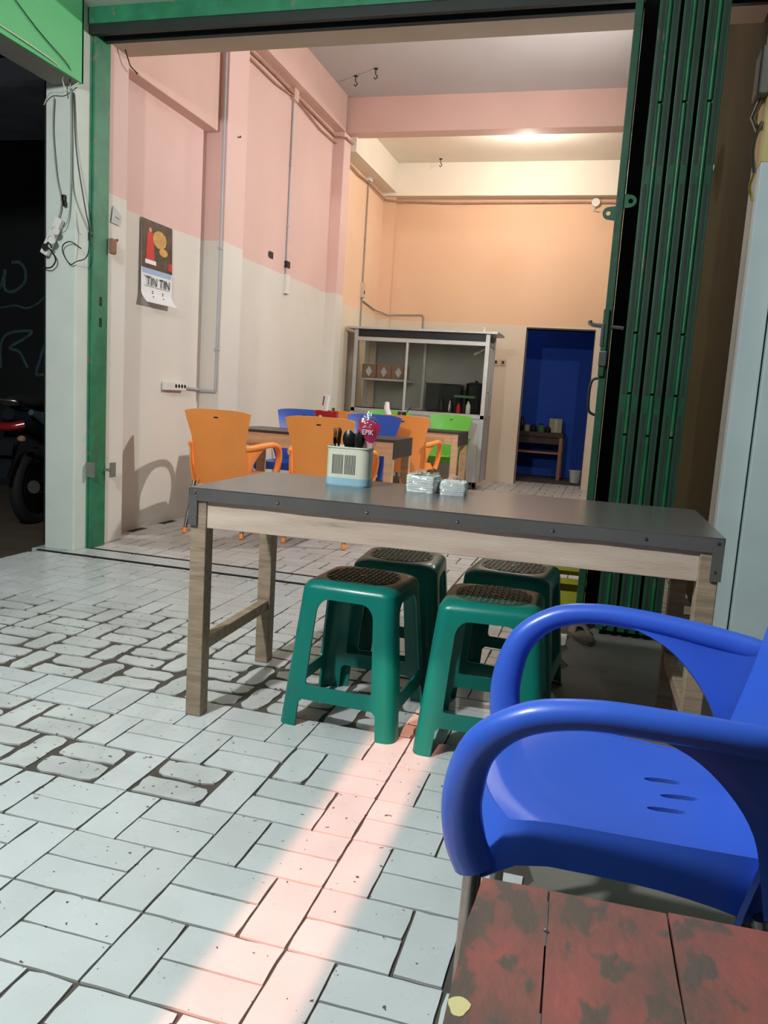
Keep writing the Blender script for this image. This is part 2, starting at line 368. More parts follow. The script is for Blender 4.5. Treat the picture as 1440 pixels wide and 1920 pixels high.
# ================================================================== FLOOR
rng = random.Random(3)
def tile_mesh(name, w, h, wear, k, m, t=.006):
    """one glazed tile, top at z=0, ragged chipped outline; wear rounds the corners and eats the edges"""
    r = random.Random(k * 77 + int(wear * 100) + int(w * 1000))
    gap = .0019; hw, hh = w / 2 - gap, h / 2 - gap
    pts = []
    nx, ny = (5, 3) if w > h else (3, 5)
    for i in range(nx): pts.append((-hw + 2 * hw * (i + .0) / nx, -hh, 0, -1))
    for i in range(ny): pts.append((hw, -hh + 2 * hh * i / ny, 1, 0))
    for i in range(nx): pts.append((hw - 2 * hw * i / nx, hh, 0, 1))
    for i in range(ny): pts.append((-hw, hh - 2 * hh * i / ny, -1, 0))
    side = [r.random() * .010 * wear + r.random() ** 3 * .0014 for _ in range(4)]
    bm = bmn(); top = []; bot = []
    for q, (x, y, ax, ay) in enumerate(pts):
        e = side[(0 if ay < 0 else 1 if ax > 0 else 2 if ay > 0 else 3)] + r.random() ** 2 * (.0020 + .008 * wear)
        cx, cy = abs(abs(x) - hw) < 1e-6, abs(abs(y) - hh) < 1e-6
        if cx and cy:
            e2 = r.random() ** 2 * .003 + wear * (.006 + .016 * r.random())
            x -= math.copysign(e2, x); y -= math.copysign(e2, y)
        elif cx: x -= math.copysign(e, x)
        else: y -= math.copysign(e, y)
        top.append(bm.verts.new((x, y, 0))); bot.append(bm.verts.new((x * 1.004, y * 1.006, -t)))
    n = len(top); bm.faces.new(top)
    for i in range(n): bm.faces.new((top[i], bot[i], bot[(i + 1) % n], top[(i + 1) % n]))
    me = mesh_of(bm, name); me.materials.append(m); return me
def pattern(x0, x1, y0, y1):
    """basket pattern measured on the photograph: rows 0.2 deep, one upright tile then two flat ones, alternating"""
    out = []
    j0, j1 = math.floor(y0 / .2) - 1, math.ceil(y1 / .2) + 1
    for j in range(j0, j1):
        off = 0 if j % 2 else 2          # row starting at y=0.2 (j=1) has uprights at [0,1]; row j=0 at [2,3]
        for i in range(math.floor(x0 / .3) - 2, math.ceil(x1 / .3) + 2):
            bx = i * .3
            if off == 0: cells = [(bx + .05, j * .2 + .1, 0), (bx + .2, j * .2 + .05, 1), (bx + .2, j * .2 + .15, 1)]
            else: cells = [(bx + .25, j * .2 + .1, 0), (bx + .1, j * .2 + .05, 1), (bx + .1, j * .2 + .15, 1)]
            out += cells
    return out
def porch_wear(x, y):
    n = math.sin(x * 5.1 + 1.3) * math.sin(y * 7.3 + x * 2) * .25
    w = 0
    if .58 < y < 1.5 and x < .35: w = (.95 if y < 1.02 else .62 if y < 1.3 else .4) + n
    if 0. < y < .2 and -.62 < x < -.38: w = .75
    if 0. < y < .2 and -.32 < x < -.08: w = .7
    if 0. < y < .4 and x < -.62: w = max(w, .55 + n)
    if .2 < y < .4 and -.05 < x < .12: w = .3
    if x > .56 and y > .6: w = max(w, .6)
    if w == 0: w = max(0, .06 + n * .25)
    return max(0, min(1, w))
VAR = {}
def tile_var(kind, wear, m):
    lev = round(wear * 5) / 5; k = rng.randrange(6); key = (kind, lev, k, m.name)
    if key not in VAR: VAR[key] = tile_mesh('tile', .1 if kind == 0 else .2, .2 if kind == 0 else .1, lev, k, m)
    return VAR[key]
def pix(p):
    d = Vector(p) - CAMP; z = d.dot(fw)
    if z < .05: return None
    return (720 + 1502.4 * d.dot(rt) / z, 960 + 1502.4 * d.dot(dn) / z, z)
def lay(floor, cells, limit, matf, wearf, z=0):
    vis = []
    for x, y, k in cells:
        p = pix((x, y, 0)); inv = bool(p and -60 < p[0] < 1500 and 0 < p[1] < 1990)
        vis.append(((0 if inv else 1, p[2] if p else 99), x, y, k))
    vis.sort()
    rest = bmn()
    for n, (_, x, y, k) in enumerate(vis):
        wv = wearf(x, y); me = tile_var(k, wv, matf(wv))
        fl = rng.choice((0, 1)) * PI
        dz = rng.uniform(-.0006, .0006)
        if n < limit:
            o = bpy.data.objects.new('tile', me); C.objects.link(o); o.parent = floor; o.location = (x, y, z + dz); o.rotation_euler = (rng.uniform(-.002, .002), rng.uniform(-.002, .002), fl)
        else:
            b0 = len(rest.verts); rest.from_mesh(me); rest.verts.ensure_lookup_table()
            bmesh.ops.transform(rest, matrix=Matrix.Translation((x, y, z + dz)) @ Matrix.Rotation(fl, 4, 'Z'), verts=rest.verts[b0:])
    if len(rest.verts):
        r = obj('tiles_beyond', rest, matf(0), floor); r['kind'] = 'stuff'
    else: rest.free()

bm = bmn(); box2(bm, (-2.40, -2.6, -.12), (.72, 2.255, -.0045))
porch = struct('floor', bm, M_GROUT, label='porch floor of worn white tiles in dark grout')
cells = [c for c in pattern(-2.4, .7, -2.4, 2.2) if -2.40 <= c[0] - (.05 if c[2] == 0 else .1) + .001 and c[0] + (.05 if c[2] == 0 else .1) <= .712 and -1.6 < c[1] < 2.2]
lay(porch, cells, 300, lambda wv: M_TILEW if wv > .35 else M_TILE, porch_wear)
# last cut row against the threshold
for i in range(15):
    me = tile_mesh('tile', .2, .053, .1, i, M_TILE); o = bpy.data.objects.new('tile', me); C.objects.link(o); o.parent = porch; o.location = (-2.29 + i * .2, 2.2275, 0)
bm = bmn(); box2(bm, (-2.40, 2.255, -.12), (1.31, 2.475, -.012))
thr = struct('trim_1', bm, M_BLACKGAP, label='black grooved threshold with a strip of white tiles')
for i in range(19):
    b = bmn(); x = -2.345 + i * .2
    if x + .1 > 1.31: break
    box2(b, (x - .0975, 2.282, -.02), (x + .0975, 2.446, .003)); obj('tile', b, M_TILE, thr, bevel=.002, bseg=1)
for y0, y1 in ((2.257, 2.280), (2.449, 2.473)):
    b = bmn(); box2(b, (-2.18 if y0 > 2.4 else -2.39, y0, -.02), (1.30, y1, .004)); obj('rail', b, M_BLACKGAP, thr)
bm = bmn(); box2(bm, (-2.40, 2.475, -.12), (1.45, 10.6, -.0045))
inner = struct('floor_1', bm, M_GROUT, label='indoor floor of white tiles behind the threshold')
cells = [(c[0] + .03, c[1] + .075, c[2]) for c in pattern(-2.4, 1.5, 2.4, 8.9)]
cells = [c for c in cells if c[1] > (2.57 if c[2] == 0 else 2.525) and -2.32 < c[0] < 1.32 and c[1] < 10.4]
lay(inner, cells, 220, lambda wv: M_TILEIN, lambda x, y: .05 + .12 * abs(math.sin(x * 3 + y * 5)))
bm = bmn()
edge = [(1.9, -2.6), (1.9, 2.255)] + [(.70 + .012 * math.sin(i * 2.3) + rng.uniform(-.012, .012), 2.255 - i * .081) for i in range(60)]
prism(bm, [(x, y, -.06) for x, y in edge], (0, 0, .0615))
struct('floor_2', bm, M_CONC, label='dark bare concrete apron on the right of the porch tiles')
bm = bmn(); box2(bm, (-7, -2.6, -.16), (-2.40, 6, -.03)); struct('floor_3', bm, M_DIRT, label='dark brown ground of the neighbouring passage')
# dry leaf
bm = bmn(); grid(bm, lambda u, v: ((u - .5) * .012 * math.sin(PI * min(1, v * .9 + .05)) * 2, (v - .5) * .055, .004 + .004 * math.sin(v * 5) + .003 * abs(u - .5)), 3, 7); solidify(bm, .0008)
o = obj('dry_leaf', bm, M_LEAF); o.location = (-.945, .135, .001); o.rotation_euler = (0, 0, -.5); tag(o, 'small dry brown leaf lying on the white tiles', 'leaf')

# ================================================================== ROOM SHELL
XW, XR, YB = -2.32, 1.31, 8.85
def slab(name, parts, m, **k):
    bm = bmn()
    for a, b in parts: box2(bm, a, b)
    return struct(name, bm, m, **k)
wl = slab('wall_left', [((-2.5, 2.82, 0), (XW, 6.78, 4.12))], M_PINKW)
slab('wall_left_1', [((-2.5, 6.78, 0), (XW, YB + .15, 4.12))], M_PEACHW, label='peach and cream rear part of the left wall')
slab('wall_left_2', [((XW - .01, 4.03, 0), (-2.15, 4.36, 3.76))], M_PINKW, bevel=.006, label='pillar standing out from the left wall, pink over cream')
slab('wall_left_3', [((XW - .01, 6.78, 0), (-2.20, 7.0, 3.76))], M_PINKW, bevel=.006, label='narrow second pillar on the left wall near the display cabinet')
slab('wall_left_4', [((XW - .01, 2.82, 2.885), (-2.215, 4.03, 4.12))], M_PINKP, bevel=.006, label='pink box ledge high on the left wall')
slab('wall_left_5', [((XW - .01, 4.0, 3.76), (-2.20, 6.80, 4.12))], M_PINKP, label='pink beam along the top of the left wall')
slab('wall_left_6', [((XW - .01, 7.0, 3.62), (-2.14, YB, 4.12))], M_WHITE, label='cream white beam along the rear top of the left wall')
# back wall with the doorway
DX0, DX1, DZ = -.34, .50, 1.985
slab('wall_back', [((-2.5, YB, 0), (DX0, YB + .14, 4.12)), ((DX1, YB, 0), (1.6, YB + .14, 4.12)), ((DX0, YB, DZ), (DX1, YB + .14, 4.12))], M_BACKW)
slab('wall_back_1', [((XW, YB - .14, 3.58), (XR, YB + .01, 4.0))], M_WHITE, label='cream white beam along the top of the back wall')
slab('wall_back_2', [((XW, YB - .10, 0), (-2.15, YB + .01, 3.6))], M_BACKW, label='shallow peach corner pillar at the back left')
slab('trim_2', [((DX0 - .008, YB - .004, 0), (DX0, YB + .15, DZ + .02)), ((DX1, YB - .004, 0), (DX1 + .008, YB + .15, DZ + .02)), ((DX0, YB - .004, DZ), (DX1, YB + .15, DZ + .02))], M_DARKW, label='thin dark frame around the doorway to the blue room')
# right wall, right pillar
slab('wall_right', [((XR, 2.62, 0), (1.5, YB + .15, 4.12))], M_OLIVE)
slab('wall_right_1', [((XR, 2.33, 0), (1.415, 2.62, 2.15))], M_POSTR, bevel=.006, label='pale aqua pillar on the right of the opening')
slab('wall_right_2', [((XR, 2.33, 2.15), (1.415, 2.62, 3.3))], M_YELP, label='yellowed upper part of the right pillar')
slab('wall_right_3', [((1.422, 2.30, 0), (2.6, 2.62, 3.3))], M_POSTR, bevel=.006, label='pale wall face right of the cracked joint')
slab('wall_right_4', [((1.415, 2.345, 0), (1.422, 2.6, 3.3))], M_BLACKGAP, label='dark crack between the two pillars')
# ceiling and beams
slab('ceiling', [((-2.5, 2.6, 4.12), (1.6, 6.95, 4.2))], M_CEIL)
slab('ceiling_1', [((-2.5, 6.95, 3.98), (1.6, YB + .2, 4.2))], M_WHITE, label='cream ceiling of the rear bay, lit by the bulb')
slab('ceiling_2', [((XW, 6.86, 3.77), (XR, 7.06, 4.15))], M_PINKP, bevel=.004, label='pink cross beam under the ceiling')
slab('wall_front', [((-2.5, 2.60, 2.93), (1.6, 2.82, 4.2))], M_BEIGEP, label='beige lintel over the shop opening')
slab('wall_front_1', [((-2.39, 2.33, 3.03), (2.6, 2.60, 4.2))], M_POST, label='pale green wall above the shop opening')
slab('wall_front_2', [((-2.39, 2.33, 0), (-2.19, 2.46, 3.04))], M_POST, bevel=.008, label='pale green post on the left of the opening')
slab('wall_front_3', [((-2.39, 2.46, 0), (-2.19, 2.82, 2.94))], M_PINKW, bevel=.006, label='inner cheek of the left post, pink over cream')
# steel frame of the gate
bm = bmn(); box2(bm, (-2.20, 2.455, 0), (-2.165, 2.60, 2.95)); box2(bm, (-2.205, 2.448, .0), (-2.18, 2.47, 2.95))
fr = struct('trim_3', bm, M_FRAMEG, bevel=.003, label='green steel upright on the left post')
for z, yy in ((1.47, 2.53), (1.35, 2.53)):
    b = bmn(); box(b, (-2.164, yy, z), (.004, .02, .05)); obj('slot', b, M_BLACKGAP, fr)
b = bmn(); box(b, (-2.155, 2.61, .47), (.05, .05, .012)); box(b, (-2.135, 2.63, .47), (.014, .05, .09)); box(b, (-2.165, 2.45, .48), (.05, .02, .09)); obj('lock_catch', b, M_GREYPL, fr, bevel=.003)
b = bmn(); box(b, (-2.15, 2.62, 1.80), (.03, .05, .09)); obj('broken_plaster', b, M_CARD, fr, bevel=.01)
bm = bmn(); box2(bm, (-2.22, 2.42, 2.945), (1.31, 2.56, 3.035)); hd = struct('trim_4', bm, M_FRAMEG, bevel=.004, label='green steel header over the opening')
b = bmn(); box2(b, (-2.19, 2.43, 2.895), (1.31, 2.46, 2.945)); box2(b, (-2.19, 2.53, 2.895), (1.31, 2.56, 2.945)); box2(b, (-2.19, 2.46, 2.935), (1.31, 2.53, 2.945)); obj('track_channel', b, M_DARKST, hd)
# canopy beam running out over the porch on the left, porch roof, neighbour's passage
bm = bmn(); box2(bm, (-2.17, -2.6, 2.60), (-2.15, 2.33, 3.35)); box2(bm, (-2.39, -2.6, 2.95), (-2.17, 2.33, 3.35))
cb = struct('trim_5', bm, M_CANOPY, label='bright green fascia board of the porch canopy')
b = bmn(); box2(b, (-2.34, -2.6, 2.600), (-2.17, 2.33, 2.62)); obj('soffit_board', b, M_CANOPYG, cb)
b = bmn(); box2(b, (-2.25, 2.318, 2.60), (-2.15, 2.332, 3.05)); obj('end_board', b, M_CANOPY, cb)
slab('ceiling_3', [((-2.39, -2.6, 3.35), (2.6, 2.33, 3.40))], M_ROOF, label='porch canopy roof sheet')
slab('wall_side_1', [((-7, 4.6, -.1), (-2.5, 4.7, 4))], M_BLACKW, label='black wall with chalk scrawls in the dark passage')
slab('wall_side_2', [((-2.5, 2.46, 0), (-2.39, 4.6, 3.4))], M_BLACKW, label='dark outer side of the shop wall')
slab('ceiling_4', [((-7, -2.6, 3.05), (-2.5, 4.6, 3.10))], M_ROOFD, label='dark roof sheet over the passage')
bm = bmn(); box2(bm, (-6, 2.9, 2.86), (-2.5, 2.98, 3.0)); struct('trim_6', bm, M_ROOFD, label='grey purlin under the passage roof')
# blue back room
slab('wall_blue_1', [((-1.6, 10.45, 0), (1.6, 10.55, 2.8))], M_BLUEW, label='blue wall of the back room')
slab('wall_blue_2', [((.98, YB + .14, 0), (1.08, 10.45, 2.8))], M_BLUEW, label='blue right wall of the back room')
slab('wall_blue_3', [((-1.6, YB + .14, 0), (-1.5, 10.45, 2.8))], M_BLUEW, label='blue left wall of the back room')
slab('ceiling_5', [((-1.6, YB + .14, 2.7), (1.1, 10.55, 2.8))], M_BLUEW, label='ceiling of the back room')

# ================================================================== LAMPS (fixtures)
t = thing('ceiling_bulb', 'glowing bulb in a holder under the rear ceiling', 'lamp', (-.35, 7.35, 3.98))
b = bmn(); lathe(b, [(.045, 0), (.045, -.02), (.02, -.025), (.02, -.06)], 16); obj('lamp_holder', b, M_WHITEP, t, smooth=40)
b = bmn(); lathe(b, [(.015, -.06), (.02, -.075), (.034, -.10), (.036, -.12), (.026, -.14), (.004, -.148)], 16); o = obj('bulb', b, M_BULB, t, smooth=60); o.visible_shadow = True
bulb_lamp.location = (-.35, 7.35, 3.76)
t = thing('wall_lamp', 'lamp in a round reflector on the right wall inside, hidden behind the gate', 'lamp', (XR, 4.60, 2.75))
b = bmn(); lathe(b, [(.02, 0), (.02, -.09)], 12); bmesh.ops.rotate(b, verts=b.verts, cent=(0, 0, 0), matrix=Matrix.Rotation(PI / 2, 3, 'Y')); obj('bracket', b, M_WHITEP, t, smooth=40)
b = bmn(); rr_ = [[b.verts.new((-.24 + .15 * math.cos(a_) + (0 if a_ < PI / 2 else 0), .15 * math.sin(a_) * math.cos(c_), .15 * math.sin(a_) * math.sin(c_))) for c_ in [2 * PI * k / 24 for k in range(24)]] for a_ in [.05 + (PI / 2 - .05) * k / 7 for k in range(8)]]
for p_, q_ in zip(rr_, rr_[1:]):
    for k in range(24): b.faces.new((p_[k], p_[(k + 1) % 24], q_[(k + 1) % 24], q_[k]))
b.faces.new(rr_[0]); solidify(b, .004); obj('reflector', b, M_WHITEP, t, smooth=40)  # reflector added to keep direct light off the right wall
b = bmn(); bmesh.ops.create_icosphere(b, subdivisions=2, radius=.03); bmesh.ops.translate(b, vec=(-.15, 0, 0), verts=b.verts); obj('bulb', b, M_BULB, t, smooth=60)
wall_lamp.location = (XR - .20, 4.60, 2.75)
t = thing('porch_lamp', 'cool white lamp hanging under the porch canopy', 'lamp', (-.85, -1.25, 3.35))
b = bmn(); cyl(b, (0, 0, 0), (0, 0, -.40), .006, 8); obj('flex', b, M_WIREW, t)
b = bmn(); lathe(b, [(.02, -.40), (.03, -.42), (.03, -.46)], 12); obj('lamp_holder', b, M_WHITEP, t, smooth=40)
b = bmn(); lathe(b, [(.02, -.46), (.036, -.49), (.04, -.53), (.026, -.57), (.004, -.58)], 14); obj('bulb', b, M_TUBE, t, smooth=60)
porch_lamp.location = (-.85, -1.25, 2.72)

# ================================================================== LONG TABLE
T = thing('long_table', 'long wooden table with a charcoal vinyl top in front of the folding gate', 'table', (.335, .80, 0), math.radians(1.6))
HX, HY, TZ = .755, .305, .72
b = bmn(); box2(b, (-HX + .006, -HY + .006, .688), (HX - .006, HY - .006, .716)); obj('board', b, M_APRON, T)
b = bmn(); box2(b, (-HX, -HY, .7165), (HX, HY, TZ))                       # vinyl top sheet
n = 60
for sgn in (-1, 1):                                                      # front and rear folded skirts with an uneven lower edge
    lo = [.681 + .0014 * math.sin(i * .31 + sgn) + .0005 * math.sin(i * .83) + random.uniform(-.0005, .0005) for i in range(n + 1)]
    y0, y1 = sgn * HY, sgn * (HY - .004)
    for i in range(n):
        xa, xb = -HX + 2 * HX * i / n, -HX + 2 * HX * (i + 1) / n
        v = [b.verts.new(p) for p in ((xa, y0, lo[i]), (xb, y0, lo[i + 1]), (xb, y0, .718), (xa, y0, .718), (xa, y1, lo[i]), (xb, y1, lo[i + 1]), (xb, y1, .718), (xa, y1, .718))]
        b.faces.new(v[0:4]); b.faces.new(v[4:8]); b.faces.new((v[0], v[1], v[5], v[4]))
for sgn in (-1, 1):                                                      # end flaps with legs of cloth down the corners
    box2(b, (sgn * HX, -HY, .62), (sgn * (HX - .003), HY, .718))
    box2(b, (sgn * HX, -HY - .0015, .605), (sgn * (HX - .028), -HY + .0025, .70))
obj('vinyl_cover', b, M_VINYL, T)
for sy in (-1, 1):
    b = bmn(); box2(b, (-HX + .055, sy * (HY - .012), .598), (HX - .055, sy * (HY - .034), .69)); obj('apron', b, M_APRON, T, bevel=.002)
for sx in (-1, 1):
    b = bmn(); box2(b, (sx * (HX - .012), -HY + .06, .598), (sx * (HX - .034), HY - .06, .69)); obj('apron', b, M_APRON, T, bevel=.002)
    b = bmn(); box2(b, (sx * (HX - .018), -HY + .055, .205), (sx * (HX - .05), HY - .055, .245)); obj('stretcher', b, M_WOOD, T, bevel=.003)
    for sy in (-1, 1):
        b = bmn(); box2(b, (sx * (HX - .005), sy * (HY - .006), 0), (sx * (HX - .056), sy * (HY - .058), .692)); obj('leg', b, M_WOOD, T, bevel=.003)
for x, z in ((-.735, .708), (-.735, .632), (-.47, .70), (-.20, .698), (.06, .697), (.32, .698), (.56, .700), (.738, .706), (.738, .63)):
    b = bmn(); lathe(b, [(.0045, 0), (.004, .002), (.0015, .003)], 8); bmesh.ops.rotate(b, verts=b.verts, cent=(0, 0, 0), matrix=Matrix.Rotation(PI / 2, 3, 'X')); obj('tack', b, M_CHROME, T, loc=(x, -HY - .0012, z), smooth=40)

# ================================================================== STOOLS
def make_stool():
    t = thing('stool', '', 'stool', group='teal green plastic stools under the long table')
    H = .428; s0, s1 = .190, .150
    half = lambda z: s0 + (s1 - s0) * (z / H)
    rc = .034
    b = bmn()
    def arch(wd, z0, z1, rt_, rb):
        """outline of the leg opening in (u,z), wd = half width"""
        pts = []
        for cx, cz, a0, r in ((wd - rt_, z1 - rt_, 0, rt_), (-wd + rt_, z1 - rt_, 90, rt_), (-wd + rb, z0 + rb, 180, rb), (wd - rb, z0 + rb, 270, rb)):
            for k in range(7):
                a = math.radians(a0 + 15 * k); pts.append((cx + r * math.cos(a), cz + r * math.sin(a)))
        return pts
    for q in range(4):
        M = Matrix.Rotation(q * PI / 2, 4, 'Z')
        def P(u, z): return M @ Vector((u * (half(z) - rc) / (s0 - rc) if False else u, -half(z), z))
        fw_ = lambda z: half(z) - rc
        lw = .132; notch = .088
        outer = [(-fw_(0), 0), (-lw, 0), (-lw + .006, notch - .012), (-lw + .018, notch), (lw - .018, notch), (lw - .006, notch - .012), (lw, 0), (fw_(0), 0)] + [(fw_(H * k / 6), H * k / 6) for k in range(1, 7)] + [(-fw_(H * k / 6), H * k / 6) for k in range(6, 0, -1)]
        hole = arch(.108, .134, .404, .045, .010)
        hole = [(u * (1 - .17 * (z - .134) / .27), z) for u, z in hole]
        es = []
        for loop in (outer, hole):
            vs = [b.verts.new(P(u, z)) for u, z in loop]
            es += [b.edges.new((vs[i], vs[(i + 1) % len(vs)])) for i in range(len(vs))]
        bmesh.ops.triangle_fill(b, use_beauty=True, edges=es)
        # rounded corner strip
        prev = None
        for k in range(6):
            a = math.radians(-90 + 90 * k / 5)
            col = []
            for j in range(7):
                z = H * j / 6; h = half(z) - rc
                col.append(b.verts.new(M @ Vector((h + rc * math.cos(a), -h + rc * math.sin(a), z))))
            if prev:
                for j in range(6): b.faces.new((prev[j], col[j], col[j + 1], prev[j + 1]))
            prev = col
    bmesh.ops.remove_doubles(b, verts=b.verts, dist=.0006)
    # rounded shoulder and top
    def ring(hs, r, z): return [b.verts.new((x, y, z)) for x, y in rrect(2 * hs, 2 * hs, r, 5)]
    rs = [ring(s1 - .0, rc, H)] + [ring(s1 - .003, rc, H + .009), ring(s1 - .009, rc + .003, H + .017), ring(s1 - .018, rc + .008, H + .023), ring(s1 - .028, rc + .016, H + .0265), ring(s1 - .036, rc + .03, H + .027)]
    for a, c in zip(rs, rs[1:]):
        for i in range(len(a)): b.faces.new((a[i], a[(i + 1) % len(a)], c[(i + 1) % len(a)], c[i]))
    b.faces.new(rs[-1])
    bmesh.ops.remove_doubles(b, verts=b.verts, dist=.0006)
    bmesh.ops.recalc_face_normals(b, faces=b.faces)
    shell(b, .007)
    obj('body', b, M_STOOL, t, smooth=38)
    # textured tread
    b = bmn(); c = rrect(.228, .228, .10, 10); vs = [b.verts.new((x, y, H + .0275)) for x, y in c]; b.faces.new(vs)
    ext = bmesh.ops.extrude_face_region(b, geom=b.faces[:]); bmesh.ops.translate(b, vec=(0, 0, .0015), verts=[v for v in ext['geom'] if isinstance(v, bmesh.types.BMVert)])
    tr = obj('tread', b, M_TREAD, t, smooth=30)
    b = bmn()
    for i in range(-6, 7):
        for j in range(-6, 7):
            x, y = i * .0168, j * .0168
            if (abs(x) / .105) ** 3 + (abs(y) / .105) ** 3 > .95 or x * x + y * y < .0002: continue
            box(b, (x, y, H + .0300), (.0125, .0055, .003), Matrix.Rotation(PI / 4 if (i + j) % 2 else -PI / 4, 3, 'Z'))
    s = obj('grip_ribs', b, M_STOOL, tr); s['kind'] = 'stuff'
    b = bmn(); lathe(b, [(.012, H + .0293), (.012, H + .0302), (.002, H + .0304)], 12); obj('centre_hole', b, M_BLACK, t)
    return t
st = make_stool()
st.location = (.078, .722, 0); st.rotation_euler = (0, 0, math.radians(-3)); st['label'] = 'teal green plastic stool at the front left under the long table'
dup(st, (.50, .690, 0), math.radians(3), 'teal green plastic stool at the front right, partly behind the blue chair arm')
dup(st, (.10, 1.13, 0), math.radians(4), 'teal green plastic stool at the back left, behind another stool')
dup(st, (.505, 1.165, 0), math.radians(-4), 'teal green plastic stool at the back right, farthest under the table')

# ================================================================== PLASTIC ARMCHAIR
def make_chair(m):
    """local: front = -y, seat height .43; shell of plastic on four steel tube legs"""
    t = thing('armchair', '', 'chair')
    # seat
    hw = lambda v: .192 - .030 * v ** 1.5          # half width, v=0 front .. 1 back
    def seat(u, v):
        s = 2 * u - 1; y0 = -.225 + .062 * abs(s) ** 2.4; y = y0 + (.185 - y0) * v
        z = .434 - .016 * math.sin(PI * min(1, v * 1.05)) * (1 - s * s) - .012 * v - .010 * (1 - v) ** 8
        return Vector((s * hw(v), y, z))
    b = bmn(); grid(b, seat, 24, 24)
    bmesh.ops.recalc_face_normals(b, faces=b.faces)
    for f in b.faces:
        if f.normal.z < 0: f.normal_flip()
    shell(b, .007)
    so = obj('seat', b, m, t, smooth=50)
    for i, (x, y) in enumerate(((-.052, .065), (0, .088), (.052, .065))):     # three oval drain slots cut through the seat
        c = bmn(); bmesh.ops.create_cone(c, cap_ends=True, segments=20, radius1=1, radius2=1, depth=1)
        bmesh.ops.transform(c, matrix=Matrix.Translation((x, y, .42)) @ Matrix.Diagonal((.0085, .030, .1, 1)), verts=c.verts)
        co = obj('slot_cutter', c, m)
        md = so.modifiers.new('slot', 'BOOLEAN'); md.operation = 'DIFFERENCE'; md.solver = 'EXACT'; md.object = co
        dg = bpy.context.evaluated_depsgraph_get(); me = bpy.data.meshes.new_from_object(so.evaluated_get(dg))
        so.modifiers.clear(); old = so.data; so.data = me; me.name = 'seat'; bpy.data.objects.remove(co)
    if not so.data.materials: so.data.materials.append(m)
    # skirt under the seat: front and two sides
    path = []
    for k in range(9): path.append((0 + 1, 1 - k / 8))            # right side, back to front
    out = [Vector(seat(1, 1 - k / 10)) for k in range(11)] + [Vector(seat(1 - k / 16, 0)) for k in range(1, 17)] + [Vector(seat(0, k / 10)) for k in range(1, 11)]
    b = bmn(); n = len(out); rows = []
    for i, p in enumerate(out):
        s = i / (n - 1)
        c = p.copy(); c.z = 0; d = Vector((p.x, p.y + .0, 0)); d.normalize()
        side = abs(p.x) / .205
        drop = .058 + .035 * max(0, (p.y + .02) / .2) ** 2 if p.y > -.14 else .056 + .020 * (abs(p.x) / .19) ** 3
        flare = .020 + .030 * max(0, 1 - abs(p.y + .165) / .07)
        rows.append([b.verts.new(p + Vector((d.x, d.y, 0)) * (flare * (j / 4)) + Vector((0, 0, -drop * (j / 4) ** .9 + .001))) for j in range(5)])
    for i in range(n - 1):
        for j in range(4): b.faces.new((rows[i][j], rows[i + 1][j], rows[i + 1][j + 1], rows[i][j + 1]))
    solidify(b, .005); obj('skirt', b, m, t, smooth=60)
    # arms: one loop per side: front sleeve, arm, rear web
    for s in (-1, 1):
        pts = [(.228, -.205, .364), (.237, -.222, .41), (.249, -.228, .48), (.263, -.207, .56), (.272, -.150, .612), (.272, -.07, .632), (.264, .03, .631), (.250, .12, .624), (.230, .20, .616), (.212, .245, .612)]
        wid = [.031, .031, .029, .026, .022, .020, .021, .022, .022, .018]
        thk = [.022, .023, .023, .023, .023, .023, .022, .020, .016, .010]
        P = catmull([(s * x, y, z) for x, y, z in pts], 6)
        b = bmn(); tube(b, P, lerpl(wid, len(P)), 14, lerpl(thk, len(P)), upv=(1, 0, 0))
        top = catmull([(.264, -.02, .628), (.256, .06, .632), (.246, .13, .627), (.232, .19, .62), (.214, .238, .612)], 5)
        bot = catmull([(.264, -.02, .624), (.252, .06, .592), (.238, .115, .545), (.224, .155, .485), (.212, .175, .41), (.206, .19, .335)], 4)
        n_ = 20; L1 = [top[int(round(i * (len(top) - 1) / n_))] for i in range(n_ + 1)]; L2 = [bot[int(round(i * (len(bot) - 1) / n_))] for i in range(n_ + 1)]
        w_ = bmn()
        def web(u, v):
            i = int(round(u * n_)); p = L1[i].lerp(L2[i], v); p.x += .012 * math.sin(PI * v) * u
            return Vector((s * p.x, p.y, p.z))
        grid(w_, web, n_, 8); solidify(w_, .012)
        tmp = bpy.data.meshes.new('tmp'); w_.to_mesh(tmp); w_.free(); b.from_mesh(tmp); bpy.data.meshes.remove(tmp)
        obj('armrest', b, m, t, smooth=50)
    # back
    zs = [.345, .43, .52, .61, .70, .79, .855]
    ws = [.205, .205, .200, .196, .205, .228, .246]
    def back(u, v):
        s = 2 * u - 1; z = .345 + .515 * v
        k = v * (len(ws) - 1); i = min(int(k), len(ws) - 2); f = k - i; f = f * f * (3 - 2 * f) if False else f
        wv = ws[i] * (1 - f) + ws[i + 1] * f
        y = .195 + .085 * v ** 1.2 + .012 * math.sin(v * PI)
        y -= .045 * abs(s) ** 2.2 * (1 - .5 * v)
        zz = z - .014 * abs(s) ** 6 * v ** 6 + .006 * (1 - s * s) * v ** 4
        return Vector((s * wv, y, zz))
    b = bmn(); grid(b, back, 16, 20)
    shell(b, .008)
    bo = obj('backrest', b, m, t, smooth=50)
    b = bmn(); p = back(.5, .90); box(b, (0, p.y + .004, p.z), (.03, .014, .009), Matrix.Rotation(-.15, 3, 'X')); obj('grip_slot', b, M_DARKPOT if m is M_BLUE else M_DARKW, bo)
